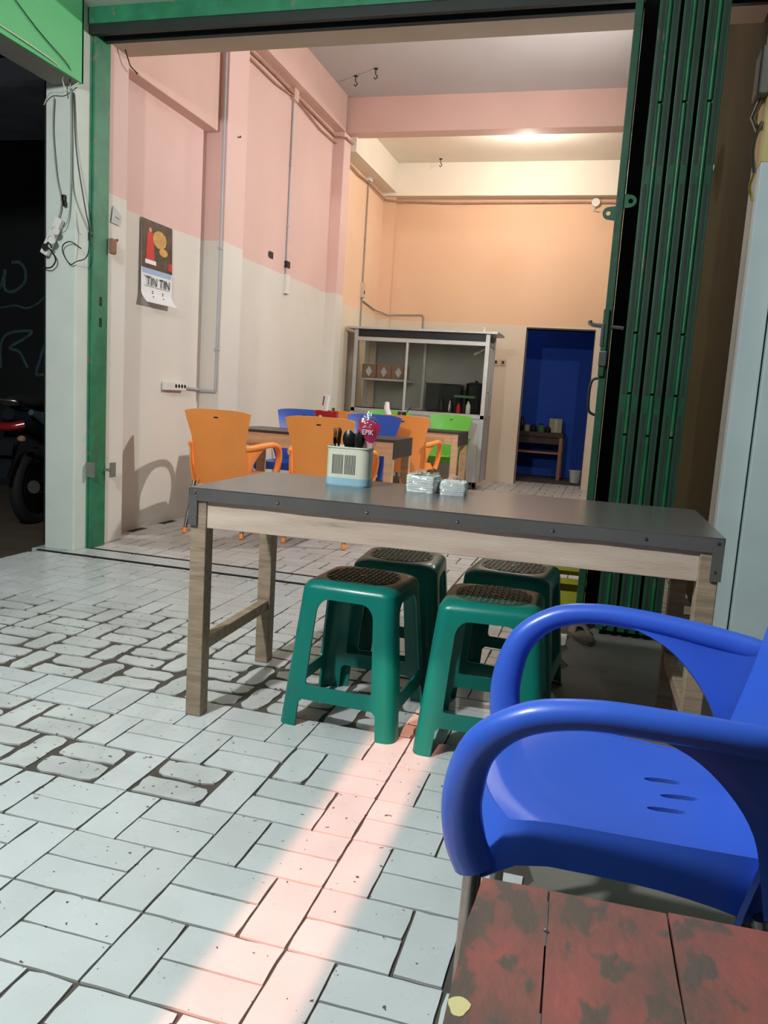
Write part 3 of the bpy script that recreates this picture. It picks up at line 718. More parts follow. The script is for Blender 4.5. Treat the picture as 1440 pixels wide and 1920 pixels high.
    for sx in (-1, 1):
        for (x0, y0, z0), (x1, y1) in (((.226, -.207, .39), (.232, -.212)), ((.200, .185, .36), (.215, .275))):
            b = bmn(); cyl(b, (sx * x0, y0, z0), (sx * x1, y1, 0.012), .0135, 12); l = obj('leg', b, M_STEEL, t, smooth=40)
            b = bmn(); d = Vector((sx * (x0 - x1), y0 - y1, z0 - .012)).normalized(); q = Vector((sx * x1, y1, .0))
            tube(b, [q, q + d * .006, q + d * .034, q + d * .038], [.017, .019, .0175, .014], 12); obj('foot_cap', b, m, l, smooth=40)
    return t
chair_b = make_chair(M_BLUE)
chair_b.location = (.862, -.365, 0); chair_b.rotation_euler = (0, 0, math.radians(-90)); chair_b['label'] = 'blue plastic armchair in the foreground beside the red bench'
MAPO = {M_BLUE.name: M_ORANGE}; MAPG = {M_BLUE.name: M_GREENC}
GC = 'plastic armchairs around the indoor tables'
dup(chair_b, (-1.765, 3.53, 0), math.radians(180), 'orange plastic armchair nearest the left wall, seen from behind', MAPO, GC)
dup(chair_b, (-1.045, 3.575, 0), math.radians(180), 'orange plastic armchair behind the cutlery tin, seen from behind', MAPO, GC)
dup(chair_b, (-1.00, 5.60, 0), math.radians(181), 'orange plastic armchair between the two indoor tables, beside the lime green chair', MAPO, GC)
dup(chair_b, (-1.66, 5.62, 0), math.radians(179), 'orange plastic armchair of which only the top shows behind the red tissue box', MAPO, GC)
dup(chair_b, (-1.80, 4.72, 0), math.radians(2), 'blue plastic armchair at the left across the first indoor table', None, GC)
dup(chair_b, (-1.165, 4.70, 0), math.radians(-2), 'blue plastic armchair at the right across the first indoor table', None, GC)
dup(chair_b, (-.93, 6.93, 0), math.radians(-3), 'lime green plastic armchair in front of the display cabinet, at the table end', MAPG, GC)
dup(chair_b, (-1.62, 6.93, 0), math.radians(2), 'lime green plastic armchair mostly hidden behind the orange chairs', MAPG, GC)

# ================================================================== INDOOR TABLES
def make_table():
    t = thing('indoor_table', '', 'table', group='plywood tables inside the shop')
    hx, hy = .64, .275
    b = bmn(); box2(b, (-hx, -hy, .69), (hx, hy, .715)); obj('board', b, M_WOODIN, t)
    b = bmn(); box2(b, (-hx - .003, -hy - .003, .7155), (hx + .003, hy + .003, .72))
    for s in (-1, 1):
        box2(b, (-hx, s * (hy + .003), .70), (hx, s * hy, .718)); box2(b, (s * (hx + .004), -hy, .585), (s * (hx + .0005), hy, .718))
    obj('vinyl_cover', b, M_VINYLIN, t)
    for sy in (-1, 1):
        b = bmn(); box2(b, (-hx + .06, sy * (hy - .005), .60), (hx - .06, sy * (hy - .025), .69)); obj('apron', b, M_WOODIN, t)
    for sx in (-1, 1):
        b = bmn(); box2(b, (sx * (hx - .03), -hy + .06, .60), (sx * (hx - .05), hy - .06, .69)); obj('apron', b, M_WOODIN, t)
        for sy in (-1, 1):
            b = bmn(); box2(b, (sx * (hx - .002), sy * (hy - .002), 0), (sx * (hx - .065), sy * (hy - .055), .69)); obj('leg', b, M_WOODIN, t, bevel=.003)
    return t
tb = make_table(); tb.location = (-1.315, 4.115, 0); tb['label'] = 'nearer plywood table with a dark top behind the first orange chairs'
dup(tb, (-1.25, 6.30, 0), 0, 'farther plywood table with a dark top in front of the lime green chair')

# ================================================================== THINGS ON THE LONG TABLE
TZW = .72
t = thing('cutlery_tin', 'cream enamel cutlery tin with a pale blue base band and slots, on the long table', 'tin', (-.048, .905, TZW), math.radians(2))
def tinwall(z0, z1, grow, m, name, hole=None, parent=None):
    b = bmn(); c = rrect(.150 + grow, .086 + grow, .032, 6); ci = rrect(.150 + grow - .004, .086 + grow - .004, .030, 6)
    R = [[b.verts.new((x, y, z)) for x, y in cc] for cc, z in ((c, z0), (c, z1), (ci, z1), (ci, z0))]
    for a, d in zip(R, R[1:] + R[:1]):
        for i in range(len(a)): b.faces.new((a[i], a[(i + 1) % len(a)], d[(i + 1) % len(a)], d[i]))
    return obj(name, b, m, parent or t, smooth=35)
body = tinwall(.026, .128, 0, M_TINW, 'body'); tinwall(.003, .027, .002, M_TINB, 'base_band'); tinwall(.126, .131, .004, M_TINW, 'rim')
b = bmn(); c = rrect(.150, .086, .032, 6); prism(b, [(x, y, .0) for x, y in c], (0, 0, .006)); obj('bottom', b, M_TINB, t)
for g in (-.031, .012):
    for i in range(8):
        b = bmn(); box(b, (g + (i - 3.5) * .0049, -.0434, .072), (.0022, .0012, .064)); obj('slot', b, M_BLACK, body)
def spoon(loc, rx, ry, rz, m, label, bowl=(.021, .031)):
    t = thing('spoon', label, 'spoon', loc, 0, 'black cutlery standing in the tin'); t.rotation_euler = (rx, ry, rz)
    b = bmn(); tube(b, catmull([(0, 0, 0), (0, .002, .06), (0, .0, .118), (0, .001, .125)], 3), .0035, 6, .002); obj('handle', b, m, t, smooth=50)
    b = bmn(); grid(b, lambda u, v: (bowl[0] * math.cos(2 * PI * u) * v, -.009 * (1 - v * v), .150 + bowl[1] * math.sin(2 * PI * u) * v), 18, 5); bmesh.ops.remove_doubles(b, verts=b.verts, dist=1e-5); solidify(b, .0015); obj('bowl', b, m, t, smooth=60)
spoon((-.052, .900, TZW + .006), .02, -.02, .1, M_BLACK, 'black spoon with a big round bowl at the front of the tin')
spoon((-.030, .915, TZW + .004), .02, .10, -.8, M_BLACK, 'black spoon turned sideways next to the red printed packet')
spoon((-.022, .892, TZW + .0), -.05, .14, .9, M_BLACK, 'lowest black spoon leaning right in the tin', (.019, .026))
spoon((-.046, .925, TZW + .0), -.1, -.05, .3, M_BLACK, 'black spoon at the back of the tin, half hidden', (.020, .028))
for i, (x, y, a) in enumerate(((-.098, .905, -.10), (-.094, .913, -.03), (-.091, .898, .07))):
    t2 = thing('fork', ['leftmost black fork edge-on at the left end of the tin', 'middle black fork edge-on at the left end of the tin', 'right one of the black forks at the left end of the tin'][i], 'fork', (x, y, TZW + .008), 0, 'black cutlery standing in the tin'); t2.rotation_euler = (0, a, 1.35 + .1 * i)
    b = bmn(); box2(b, (-.004, -.001, 0), (.004, .001, .13)); box2(b, (-.010, -.001, .13), (.010, .001, .150)); obj('handle', b, M_BLACK, t2)
    for k in (-1, -.33, .33, 1):
        b = bmn(); tube(b, [(k * .0088, 0, .148), (k * .0085, -.002, .170), (k * .0078, .002, .183)], [.0014, .0013, .0006], 5); obj('tine', b, M_BLACK, t2)
# printed packet in a clear bag
t = thing('printed_packet', 'magenta printed packet in a clear plastic bag sticking out of the tin', 'packet', (-.022, .915, TZW + .012)); t.rotation_euler = (-.08, .13, .05); t.scale = (1.2, 1.2, 1.2)
def pk(u, v):
    s = 2 * u - 1; w = .020 + .012 * v
    return (s * w + .004 * math.sin(v * 9), -.004 - .006 * (1 - s * s) + .003 * math.sin(u * 7 + v * 5), .045 + .130 * v + (.004 * math.sin(u * 5)))
b = bmn(); grid(b, lambda u, v: pk(u, .55 + .45 * v), 8, 6); solidify(b, .008); obj('printed_card', b, M_MAG, t, smooth=60)
b = bmn(); grid(b, lambda u, v: pk(u, .02 + .55 * v), 8, 6); solidify(b, .007); obj('lower_wrap', b, mat('pale_rose_wrapper', srgb(206, 150, 152), .4, col2=srgb(224, 205, 200), vscale=60), t, smooth=60)
text('EPIK', .020, M_PAPER, t, Matrix.Translation((.004, -.0125, .142)) @ Matrix.Rotation(PI / 2, 4, 'X') @ Matrix.Rotation(.12, 4, 'Z'), sx=.85)
b = bmn(); bmesh.ops.create_icosphere(b, subdivisions=4, radius=1)
for v in b.verts:
    n = v.co.copy(); k = 1 + .10 * math.sin(n.x * 9 + n.z * 7) * math.sin(n.z * 11 + n.y * 6)
    v.co = Vector((n.x * .040 * k * (.75 + .25 * n.z), n.y * .015 * k - .002, .115 + n.z * .085 * k))
obj('clear_bag', b, M_FILM, t, smooth=60)
# two packs of paper napkins in film
def napkin(name, label, loc, rz, size, lab, seed):
    t = thing(name, label, 'napkins', loc, rz, 'film wrapped napkin packs on the long table')
    r = random.Random(seed); w, d, h = size
    n = 7
    for i in range(n):
        z0 = h * i / n; b = bmn(); c = rrect(w - .004 * abs(i - 3) / 3 + r.uniform(-.002, .002), d - r.uniform(0, .004), .012, 4)
        prism(b, [(x, y, z0) for x, y in c], (0, 0, h / n * .93)); obj('napkin', b, M_TISSUE, t, smooth=30)
    if lab:
        b = bmn(); grid(b, lambda u, v: ((u - .35) * w * .78, (v - .5) * d * .55 - .002, h + .0012 + .002 * math.sin(u * 5)), 6, 4); solidify(b, .0012); obj('printed_label', b, M_GREENL, t, smooth=60)
    b = bmn(); bmesh.ops.create_icosphere(b, subdivisions=4, radius=1)
    for v in b.verts:
        q = v.co.copy(); e = lambda a: math.copysign(abs(a) ** .55, a)
        k = 1 + .05 * math.sin(q.x * 13 + seed) * math.sin(q.y * 11 + q.z * 9) + r.uniform(-.045, .045)
        z = h * .52 + e(q.z) * (h * .66) * k + (.010 * max(0, q.z) * math.sin(q.x * 8 + seed))
        v.co = Vector((e(q.x) * w * .55 * k, e(q.y) * d * .55 * k, max(.0005, z)))
    obj('clear_film', b, M_FILM, t)
    return t
napkin('napkin_pack', 'film wrapped napkin pack with a green label, nearer the tin', (.205, .93, TZW), math.radians(-6), (.100, .085, .054), True, 3)
napkin('napkin_pack', 'flatter film wrapped napkin pack without label, farther from the tin', (.307, .935, TZW), math.radians(8), (.088, .10, .042), False, 8)

# ================================================================== RED BENCH
t = thing('bench', 'low worn red wooden bench in the bottom right corner', 'bench', (.86, -.692, 0), math.radians(2.0))
xs = [-.187, -.094, .050, .195]; BZ = .415
for i, (x0, x1) in enumerate(zip(xs, xs[1:])):
    b = bmn(); n = 14
    L_ = [(x0 + .0012 + (random.uniform(-.003, .003) if i == 0 else random.uniform(-.0006, .0006)), -.80 + .80 * k / n) for k in range(n + 1)]
    R_ = [(x1 - .0012 + random.uniform(-.0006, .0006), -.80 + .80 * k / n) for k in range(n, -1, -1)]
    if i == 0: L_[-1] = (L_[-1][0] + .006, L_[-1][1] - .002); L_[-2] = (L_[-2][0] + .001, L_[-2][1])
    dz = (0, -.001, .001)[i]
    prism(b, [(x, y, BZ - .024 + dz) for x, y in L_ + R_], (0, 0, .024)); obj('plank', b, M_REDW, t, bevel=.0025)
for y in (-.10, -.70):
    b = bmn(); box2(b, (-.17, y - .025, BZ - .075), (.18, y + .025, BZ - .026)); obj('cross_rail', b, M_DARKW, t)
    for x in (-.15, .16):
        b = bmn(); box2(b, (x - .022, y - .024, 0), (x + .022, y + .024, BZ - .026)); obj('leg', b, M_DARKW, t, bevel=.002)
b = bmn(); lathe(b, [(.0035, 0), (.003, .0015), (.001, .002)], 8); obj('nail_head', b, M_CHROME, t, loc=(-.0945, -.085, BZ), smooth=40)
b = bmn(); grid(b, lambda u, v: (.011 * v * math.cos(2 * PI * u) * (1 + .2 * math.sin(6 * PI * u)), .014 * v * math.sin(2 * PI * u), .0006), 14, 2); bmesh.ops.remove_doubles(b, verts=b.verts, dist=1e-5); solidify(b, .0006); obj('chipped_spot', b, mat('bare_wood_chip', srgb(190, 178, 128), .7), t, loc=(-.176, -.235, BZ))

# ================================================================== FOLDING GATE
t = thing('folding_gate', 'dark green steel folding gate pushed open to the right of the opening', 'gate', (0, 0, 0))
GZ0, GZ1 = .03, 2.90
def leaf(x0, x1, name='gate_leaf'):
    b = bmn(); box2(b, (x0, 2.035, GZ0), (x1, 2.41, GZ1))
    return obj(name, b, M_GATE, t, bevel=.003)
lf = leaf(.716, .748)
pairs = ((.812, .895), (.908, .990), (1.004, 1.090))
for a, c in pairs:
    mid = (a + c) / 2
    for x0, x1 in ((a, mid - .008), (mid + .008, c)):
        l = leaf(x0, x1)
        b = bmn(); xm = (x0 + x1) / 2
        for z0, z1 in ((.12, 1.02), (1.10, 1.98), (2.06, 2.84)): box2(b, (xm - .006, 2.0335, z0), (xm + .006, 2.0355, z1))
        obj('groove', b, M_DARKST, l)
    for z0, z1 in ((.05, .30), (.31, .92), (.93, 1.10), (1.11, 1.36), (1.37, 2.30), (2.31, 2.86)):
        b = bmn(); cyl(b, (mid, 2.033, z0), (mid, 2.033, z1), .009, 10); obj('hinge_barrel', b, M_GATEB, t, smooth=40)
    b = bmn(); box2(b, (mid - .0078, 2.05, GZ0), (mid + .0078, 2.40, GZ1)); obj('inner_spacer', b, M_DARKST, t)
b = bmn(); box2(b, (.75, 2.412, GZ0), (1.09, 2.42, GZ1)); obj('rear_link', b, M_DARKST, t)  # added plate that stops light leaking between the leaves
b = bmn(); box2(b, (1.09, 2.22, GZ0), (1.31, 2.25, .04)); obj('floor_guide', b, M_DARKST, t)
def ring_tab(x, z, s):
    b = bmn(); pts = [(x, 2.05, z - .03), (x, 2.05, z + .03)] + [(x + s * (.028 + .026 * math.sin(a)), 2.05, z + .026 * math.cos(a)) for a in [PI * k / 8 for k in range(9)]]
    outer = [b.verts.new(p) for p in pts]; e = [b.edges.new((outer[i], outer[(i + 1) % len(outer)])) for i in range(len(outer))]
    h = [b.verts.new((x + s * .030 + .010 * math.cos(a), 2.05, z + .010 * math.sin(a))) for a in [2 * PI * k / 12 for k in range(12)]]; e += [b.edges.new((h[i], h[(i + 1) % 12])) for i in range(12)]
    bmesh.ops.triangle_fill(b, use_beauty=True, edges=e); bmesh.ops.recalc_face_normals(b, faces=b.faces); shell(b, .008); return obj('padlock_tab', b, M_GATEB, lf, smooth=30)
ring_tab(.718, 1.865, -1); ring_tab(.746, 1.915, 1)
b = bmn(); tube(b, catmull([(.80, 2.06, 1.385), (.70, 2.045, 1.39), (.662, 2.04, 1.395), (.655, 2.04, 1.41)], 4), .010, 8); obj('bolt', b, M_CHROME, lf, smooth=40)
b = bmn(); box2(b, (.711, 2.018, 1.17), (.737, 2.036, 1.46)); obj('lock_plate', b, M_GATE, lf, bevel=.004)
b = bmn(); box2(b, (.708, 2.008, 1.215), (.742, 2.03, 1.28)); box2(b, (.706, 2.012, 1.30), (.722, 2.03, 1.40)); obj('lock', b, M_CHROME, lf, bevel=.004)
b = bmn(); tube(b, catmull([(.716, 2.05, 1.165), (.692, 2.05, 1.155), (.683, 2.05, 1.12), (.683, 2.05, 1.05), (.690, 2.05, 1.015), (.716, 2.05, 1.0)], 4), .006, 8); obj('pull_handle', b, M_BLACKST, lf, smooth=40)

# crate and sandal by the gate
t = thing('plastic_crate', 'olive yellow plastic crate standing behind the stools next to the gate', 'crate', (.655, 2.64, 0), math.radians(4))
for i, (c, s) in enumerate((((0, -.12, .17), (.26, .008, .34)), ((0, .12, .17), (.26, .008, .34)), ((-.13, 0, .17), (.008, .24, .34)), ((.13, 0, .17), (.008, .24, .34)))):
    b = bmn()
    if i < 2:
        y = c[1]
        def P3(x, z): return (x, y, z)
        o_ = [P3(-.13, 0), P3(.13, 0), P3(.13, .34), P3(-.13, .34)]; vs = [b.verts.new(p) for p in o_]; e = [b.edges.new((vs[k], vs[(k + 1) % 4])) for k in range(4)]
        for hx_, hz_, hw_, hh_ in ((.06, .285, .04, .016), (.0, .17, .09, .02), (.0, .10, .09, .02)):
            h = [b.verts.new(P3(hx_ + q[0], hz_ + q[1])) for q in rrect(2 * hw_, 2 * hh_, .012, 3)]; e += [b.edges.new((h[k], h[(k + 1) % len(h)])) for k in range(len(h))]
        bmesh.ops.triangle_fill(b, use_beauty=True, edges=e); bmesh.ops.recalc_face_normals(b, faces=b.faces); shell(b, .006)
    else: box(b, c, s)
    obj('side_panel', b, M_CRATE, t)
b = bmn(); box(b, (0, 0, .004), (.255, .235, .008)); obj('bottom', b, M_CRATE, t)
b = bmn()
for a, c in (((-.136, -.126, .325), (.136, -.116, .345)), ((-.136, .116, .325), (.136, .126, .345)), ((-.136, -.126, .325), (-.126, .126, .345)), ((.126, -.126, .325), (.136, .126, .345))): box2(b, a, c)
obj('rim', b, M_CRATE, t, bevel=.002)
t = thing('sandal', 'dusty brown sandal on the concrete at the foot of the gate', 'sandal', (.755, 1.955, 0), math.radians(20))
b = bmn(); prism(b, [(.045 * math.sin(a) * (1 + .18 * math.cos(a)), .125 * math.cos(a), .002) for a in [2 * PI * k / 20 for k in range(20)]], (0, 0, .02)); obj('sole', b, M_SHOE, t, bevel=.004)
b = bmn(); tube(b, catmull([(-.042, .02, .02), (-.02, .045, .05), (.02, .045, .05), (.042, .02, .02)], 4), .016, 8, .004); obj('strap', b, M_SHOE, t, smooth=40)

# ================================================================== DISPLAY CABINET
CX0, CX1, CY0, CY1 = -2.20, -.60, 7.50, 8.00
t = thing('display_cabinet', 'tall aluminium and glass display cabinet against the left wall', 'cabinet', (0, 0, 0))
def pb(name, a, c, m, parent=t, bevel=0): 
    b = bmn(); box2(b, a, c); return obj(name, b, m, parent, bevel=bevel)
pb('lower_body', (CX0, CY0 + .01, .10), (CX1, CY1, .83), M_ALUP)
pb('worktop_rail', (CX0 - .005, CY0, .83), (CX1 + .005, CY1, .872), M_ALU)
for x in (CX0, CX1 - .045):
    for y in (CY0, CY1 - .045): pb('post', (x, y, .10), (x + .045, y + .045, 1.80), M_ALU)
pb('name_band', (CX0 + .045, CY0 + .012, 1.70), (CX1 - .045, CY0 + .03, 1.785), M_BLACK)
pb('band_rail', (CX0 + .045, CY0, 1.655), (CX1 - .045, CY0 + .045, 1.70), M_ALU)
pb('top', (CX0 - .08, CY0 - .05, 1.788), (CX1 + .09, CY1 + .02, 1.812), M_ALU)
pb('back_panel', (CX0 + .02, CY1 - .012, .87), (CX1 - .02, CY1, 1.79), M_CABIN)
pb('cabinet_floor', (CX0 + .02, CY0 + .02, .872), (CX1 - .02, CY1 - .012, .88), M_CABIN)
XM = -1.555
pb('mullion', (XM - .014, CY0 + .01, .872), (XM + .014, CY0 + .035, 1.655), M_ALU)
pb('divider_post', (XM + .10, CY1 - .06, .872), (XM + .13, CY1 - .012, 1.70), M_ALU)
sh = pb('shelf', (CX0 + .05, CY0 + .05, 1.205), (XM, CY1 - .02, 1.225), M_ALU)
pb('glass_pane', (CX0 + .045, CY0 + .016, .872), (XM - .014, CY0 + .020, 1.655), M_GLASS)
pb('glass_pane', (XM - .01, CY0 + .030, .872), (CX1 - .045, CY0 + .034, 1.655), M_GLASS)
pb('glass_pane', (CX1 - .022, CY0 + .045, .872), (CX1 - .018, CY1 - .045, 1.68), M_GLASS)
pb('side_rail', (CX1 - .03, CY0 + .045, 1.66), (CX1, CY1 - .045, 1.70), M_ALU)
pb('curtain_panel', (CX0 + .05, CY1 - .05, .88), (CX0 + .14, CY1 - .02, 1.68), M_BEIGEP)
for x in (CX0 + .08, CX1 - .12):
    for y in (CY0 + .08, CY1 - .08):
        b = bmn(); cyl(b, (x - .02, y, .045), (x + .02, y, .045), .045, 14); box2(b, (x - .025, y - .03, .05), (x + .025, y + .03, .10)); obj('caster', b, M_BLACK, t)
# goods in the cabinet
for i, x in enumerate((-2.03, -1.845, -1.665)):
    tt = thing('snack_box', ['leftmost brown box with a pale diamond on the cabinet shelf', 'middle brown box with a pale diamond on the cabinet shelf', 'right brown box with a pale diamond on the cabinet shelf'][i], 'box', (x, 7.68, 1.225), 0, 'brown boxes on the cabinet shelf')
    b = bmn(); box2(b, (-.088, -.08, 0), (.088, .08, .165)); obj('carton', b, M_CARD, tt, bevel=.004)
    b = bmn(); prism(b, [(.09 - .045, -.0815, .085), (.09 - .0, -.0815, .02), (.09 + 0, -.0815, .15)] if False else [(-.04, -.0815, .082), (0, -.0815, .02), (.04, -.0815, .082), (0, -.0815, .145)], (0, -.001, 0)); obj('diamond_print', b, M_PAPERG, tt)
def pot(label, x, y, r, h, m=M_DARKPOT):
    tt = thing('stock_pot', label, 'pot', (x, y, .88))
    b = bmn(); lathe(b, [(r * .96, 0), (r, .01), (r, h), (r * 1.04, h + .004), (r * 1.04, h + .010)], 24); obj('body', b, m, tt, smooth=40)
    b = bmn(); lathe(b, [(r * 1.02, h + .010), (r * .7, h + .025), (r * .15, h + .032)], 24); obj('lid', b, m, tt, smooth=40)
    b = bmn(); lathe(b, [(.012, h + .03), (.02, h + .045), (.008, h + .052)], 12); obj('lid_knob', b, M_CHROME, tt, smooth=40)
    for s in (-1, 1):
        b = bmn(); tube(b, catmull([(s * r, -.03, h * .75), (s * (r + .03), -.02, h * .76), (s * (r + .03), .02, h * .76), (s * r, .03, h * .75)], 3), .005, 6); obj('handle', b, m, tt)
pot('large dark stock pot at the right end of the cabinet', -.765, 7.81, .115, .34)
tt = thing('dark_tray_stack', 'wide black tray box in the middle of the cabinet', 'box', (-1.135, 7.80, .88))
b = bmn(); box2(b, (-.21, -.10, 0), (.21, .10, .315)); obj('carton', b, M_BLACK, tt, bevel=.006)
b = bmn(); box2(b, (-.215, -.105, .315), (.215, .105, .335)); obj('lid', b, M_DARKPOT, tt, bevel=.004)
tt = thing('green_tray', 'narrow green tray on the pot side of the cabinet', 'tray', (-.88, 7.63, 1.06)); b = bmn(); box2(b, (-.10, -.04, 0), (.14, .04, .03)); obj('tray_body', b, M_KITG, tt, bevel=.004); b = bmn(); box2(b, (-.09, -.03, -.18), (-.075, .03, 0)); box2(b, (.115, -.03, -.18), (.13, .03, 0)); obj('feet', b, M_BLACK, tt)
for i, (x, y, h, m) in enumerate(((-1.12, 7.58, .20, M_DARKPOT), (-1.02, 7.60, .16, M_CHROME), (-.915, 7.57, .13, M_RED), (-.80, 7.56, .16, M_WHITEP))):
    tt = thing('sauce_bottle', ['dark sauce bottle left among the bottles in the cabinet', 'steel shaker between the bottles in the cabinet', 'short red bottle in the cabinet', 'pale bottle in front of the stock pot'][i], 'bottle', (x, y, .88), 0, 'bottles in the cabinet')
    b = bmn(); lathe(b, [(.026, 0), (.028, .006), (.028, h * .6), (.012, h * .78), (.011, h * .9)], 14); obj('body', b, m, tt, smooth=40)
    b = bmn(); lathe(b, [(.014, h * .9), (.014, h), (.006, h + .006)], 12); obj('cap', b, M_BLACK if m is not M_BLACK else M_RED, tt, smooth=40)
tt = thing('plate', 'pale plate lying at the bottom of the cabinet', 'plate', (-1.40, 7.62, .88)); b = bmn(); lathe(b, [(.05, 0), (.08, .004), (.105, .018), (.108, .02)], 24); obj('rim', b, M_PAPERG, tt, smooth=40); b = bmn(); lathe(b, [(.05, .0205), (.05, .022), (.02, .024)], 18); obj('food', b, M_WHITEP, tt)
tt = thing('small_ornament', 'tiny clear ornament on top of the cabinet', 'ornament', (-.68, 7.55, 1.812)); b = bmn(); lathe(b, [(.012, 0), (.018, .012), (.008, .028)], 10); obj('glass_foot', b, M_WHITEP, tt, smooth=40); b = bmn(); lathe(b, [(.006, .028), (.012, .04), (.004, .052)], 10); obj('glass_top', b, M_WHITEP, tt, smooth=40)

# ================================================================== THINGS ON THE INDOOR TABLES
tt = thing('tissue_box', 'red plastic tissue box on the nearer indoor table', 'box', (-1.315, 4.19, .72), math.radians(4))
b = bmn(); c = rrect(.17, .10, .02, 4)
R = [[b.verts.new((x * s, y * s, z)) for x, y in c] for s, z in ((.97, 0), (1, .165), (.96, .165), (.94, .01))]
for a, d in zip(R, R[1:]):
    for i in range(len(a)): b.faces.new((a[i], a[(i + 1) % len(a)], d[(i + 1) % len(a)], d[i]))
b.faces.new(R[0][::-1]); b.faces.new(R[-1]); obj('tub', b, M_RED, tt, smooth=40)
b = bmn(); box(b, (-.035, -.0515, .105), (.022, .002, .05)); obj('white_mark', b, M_PAPER, tt)
tt = thing('rolled_packet', 'white and red rolled packet standing in the red box', 'packet', (-1.345, 4.18, .735)); tt.rotation_euler = (0, .12, 0)
b = bmn(); cyl(b, (0, 0, 0), (0, 0, .27), .022, 12); obj('roll', b, M_PAPER, tt, smooth=40)
b = bmn(); tube(b, [(-.012, 0, .19), (-.012, 0, .26)], .018, 12); obj('red_print', b, M_MAG, tt, smooth=40)
tt = thing('bottle_cap_jar', 'small pale jar lid showing above the red box', 'jar', (-1.265, 4.19, .735)); b = bmn(); lathe(b, [(.016, 0), (.016, .15)], 12); obj('jar', b, M_WHITEP, tt, smooth=40); b = bmn(); lathe(b, [(.013, .15), (.013, .175), (.005, .178)], 12); obj('lid', b, M_CHROME, tt, smooth=40)
tt = thing('condiment_pot', 'small dark condiment pot with a spoon on the farther indoor table', 'pot', (-1.24, 6.22, .72)); b = bmn(); lathe(b, [(.035, 0), (.045, .02), (.045, .14), (.04, .16)], 16); obj('body', b, M_DARKPOT, tt, smooth=40); b = bmn(); cyl(b, (.01, 0, .1), (.09, .0, .21), .004, 6); obj('spoon', b, M_BLACK, tt)
tt = thing('tissue_roll', 'crumpled white tissue roll beside the dark condiment pot', 'tissue', (-1.37, 6.20, .72)); tt.rotation_euler = (0, -.1, 0); b = bmn(); tube(b, catmull([(0, 0, 0), (.01, .0, .1), (-.005, 0, .18), (.004, 0, .25)], 4), lerpl([.04, .034, .03, .022], 13), 10); obj('roll', b, M_PAPER, tt, smooth=40); b = bmn(); cyl(b, (0, 0, 0), (0, 0, .03), .05, 14); obj('holder', b, M_WHITEP, tt, smooth=40)

# ================================================================== WALL FITTINGS: conduits, cables, calendar, switches
def conduit(name, label, path, r, m, cat='pipe', clips=None, clipm=None, sm=True):
    tt = thing(name, label, cat, path[0])
    o0 = Vector(path[0]); b = bmn(); tube(b, [Vector(p) - o0 for p in path], r, 8); obj('run', b, m, tt, smooth=50)
    for p in clips or []:
        b = bmn(); box(b, Vector(p) - o0, (r * 3, r * 3.4, .016)); obj('clip', b, clipm or m, tt, bevel=.001)
    return tt
conduit('conduit', 'grey conduit pipe running down the left pillar', [(-2.175, 4.018, 3.76), (-2.172, 4.018, 2.0), (-2.178, 4.018, .985), (-2.178, 4.018, .975), (-2.306, 4.016, .975), (-2.308, 3.99, .985), (-2.308, 3.76, .995)], .011, M_PIPE, clips=[(-2.172, 4.02, 2.05), (-2.176, 4.02, 1.3)])
tt = thing('socket_strip', 'white four-way socket strip low on the left wall', 'socket', (XW, 3.62, 1.0)); b = bmn(); box2(b, (0, -.14, -.03), (.04, .14, .03)); obj('housing', b, M_WHITEP, tt, bevel=.005)
for i in range(4):
    b = bmn(); cyl(b, (.0395, -.01 + i * .042, .002), (.0415, -.01 + i * .042, .002), .014, 12); obj('socket_hole', b, M_DARKPOT, tt)
conduit('conduit', 'grey conduit pipe dropping to the taped switch on the left wall', [(-2.307, 5.62, 3.70), (-2.307, 5.62, 2.0)], .010, M_PIPE, clips=[(-2.31, 5.62, 3.1), (-2.31, 5.62, 2.55)])
tt = thing('wall_switch', 'slim white switch below the tape at the end of the conduit', 'switch', (XW, 5.63, 2.05)); b = bmn(); box2(b, (0, -.03, -.12), (.035, .05, .06)); obj('housing', b, M_WHITEP, tt, bevel=.004); b = bmn(); box2(b, (.02, .048, -.08), (.033, .052, .03)); obj('rocker', b, M_DARKPOT, tt); b = bmn(); box2(b, (.0, -.035, .12), (.03, .04, .18)); obj('tape_band', b, M_TAPE, tt)
tt = thing('tape_patch', 'square patch of black tape on the pink wall', 'tape', (XW, 5.28, 2.225)); b = bmn(); box2(b, (0, -.045, -.03), (.004, .045, .03)); obj('tape', b, M_TAPE, tt); b = bmn(); box2(b, (.001, -.06, -.018), (.005, -.044, .02)); obj('tape_end', b, M_TAPE, tt)
conduit('conduit', 'dark conduit pipe on the peach wall beside the display cabinet', [(-2.305, 8.03, 3.58), (-2.305, 8.03, 1.80)], .009, M_WIREG, clips=[(-2.31, 8.03, 2.9)])
tt = thing('junction_box', 'small pale junction box at the top of the peach wall', 'junction box', (XW, 8.03, 3.64)); b = bmn(); box2(b, (0, -.05, -.06), (.05, .05, .07)); obj('housing', b, M_WHITEP, tt, bevel=.004); b = bmn(); cyl(b, (.05, 0, 0), (.054, 0, 0), .03, 12); obj('cover', b, M_WHITEP, tt)
tt = thing('wall_switch', 'pale switch box on the conduit left of the cabinet', 'switch', (XW, 8.03, 2.30)); b = bmn(); box2(b, (0, -.04, -.09), (.04, .04, .09)); obj('housing', b, M_BEIGEP, tt, bevel=.004); b = bmn(); box2(b, (.04, -.02, -.05), (.043, .02, -.01)); obj('rocker', b, M_DARKPOT, tt)
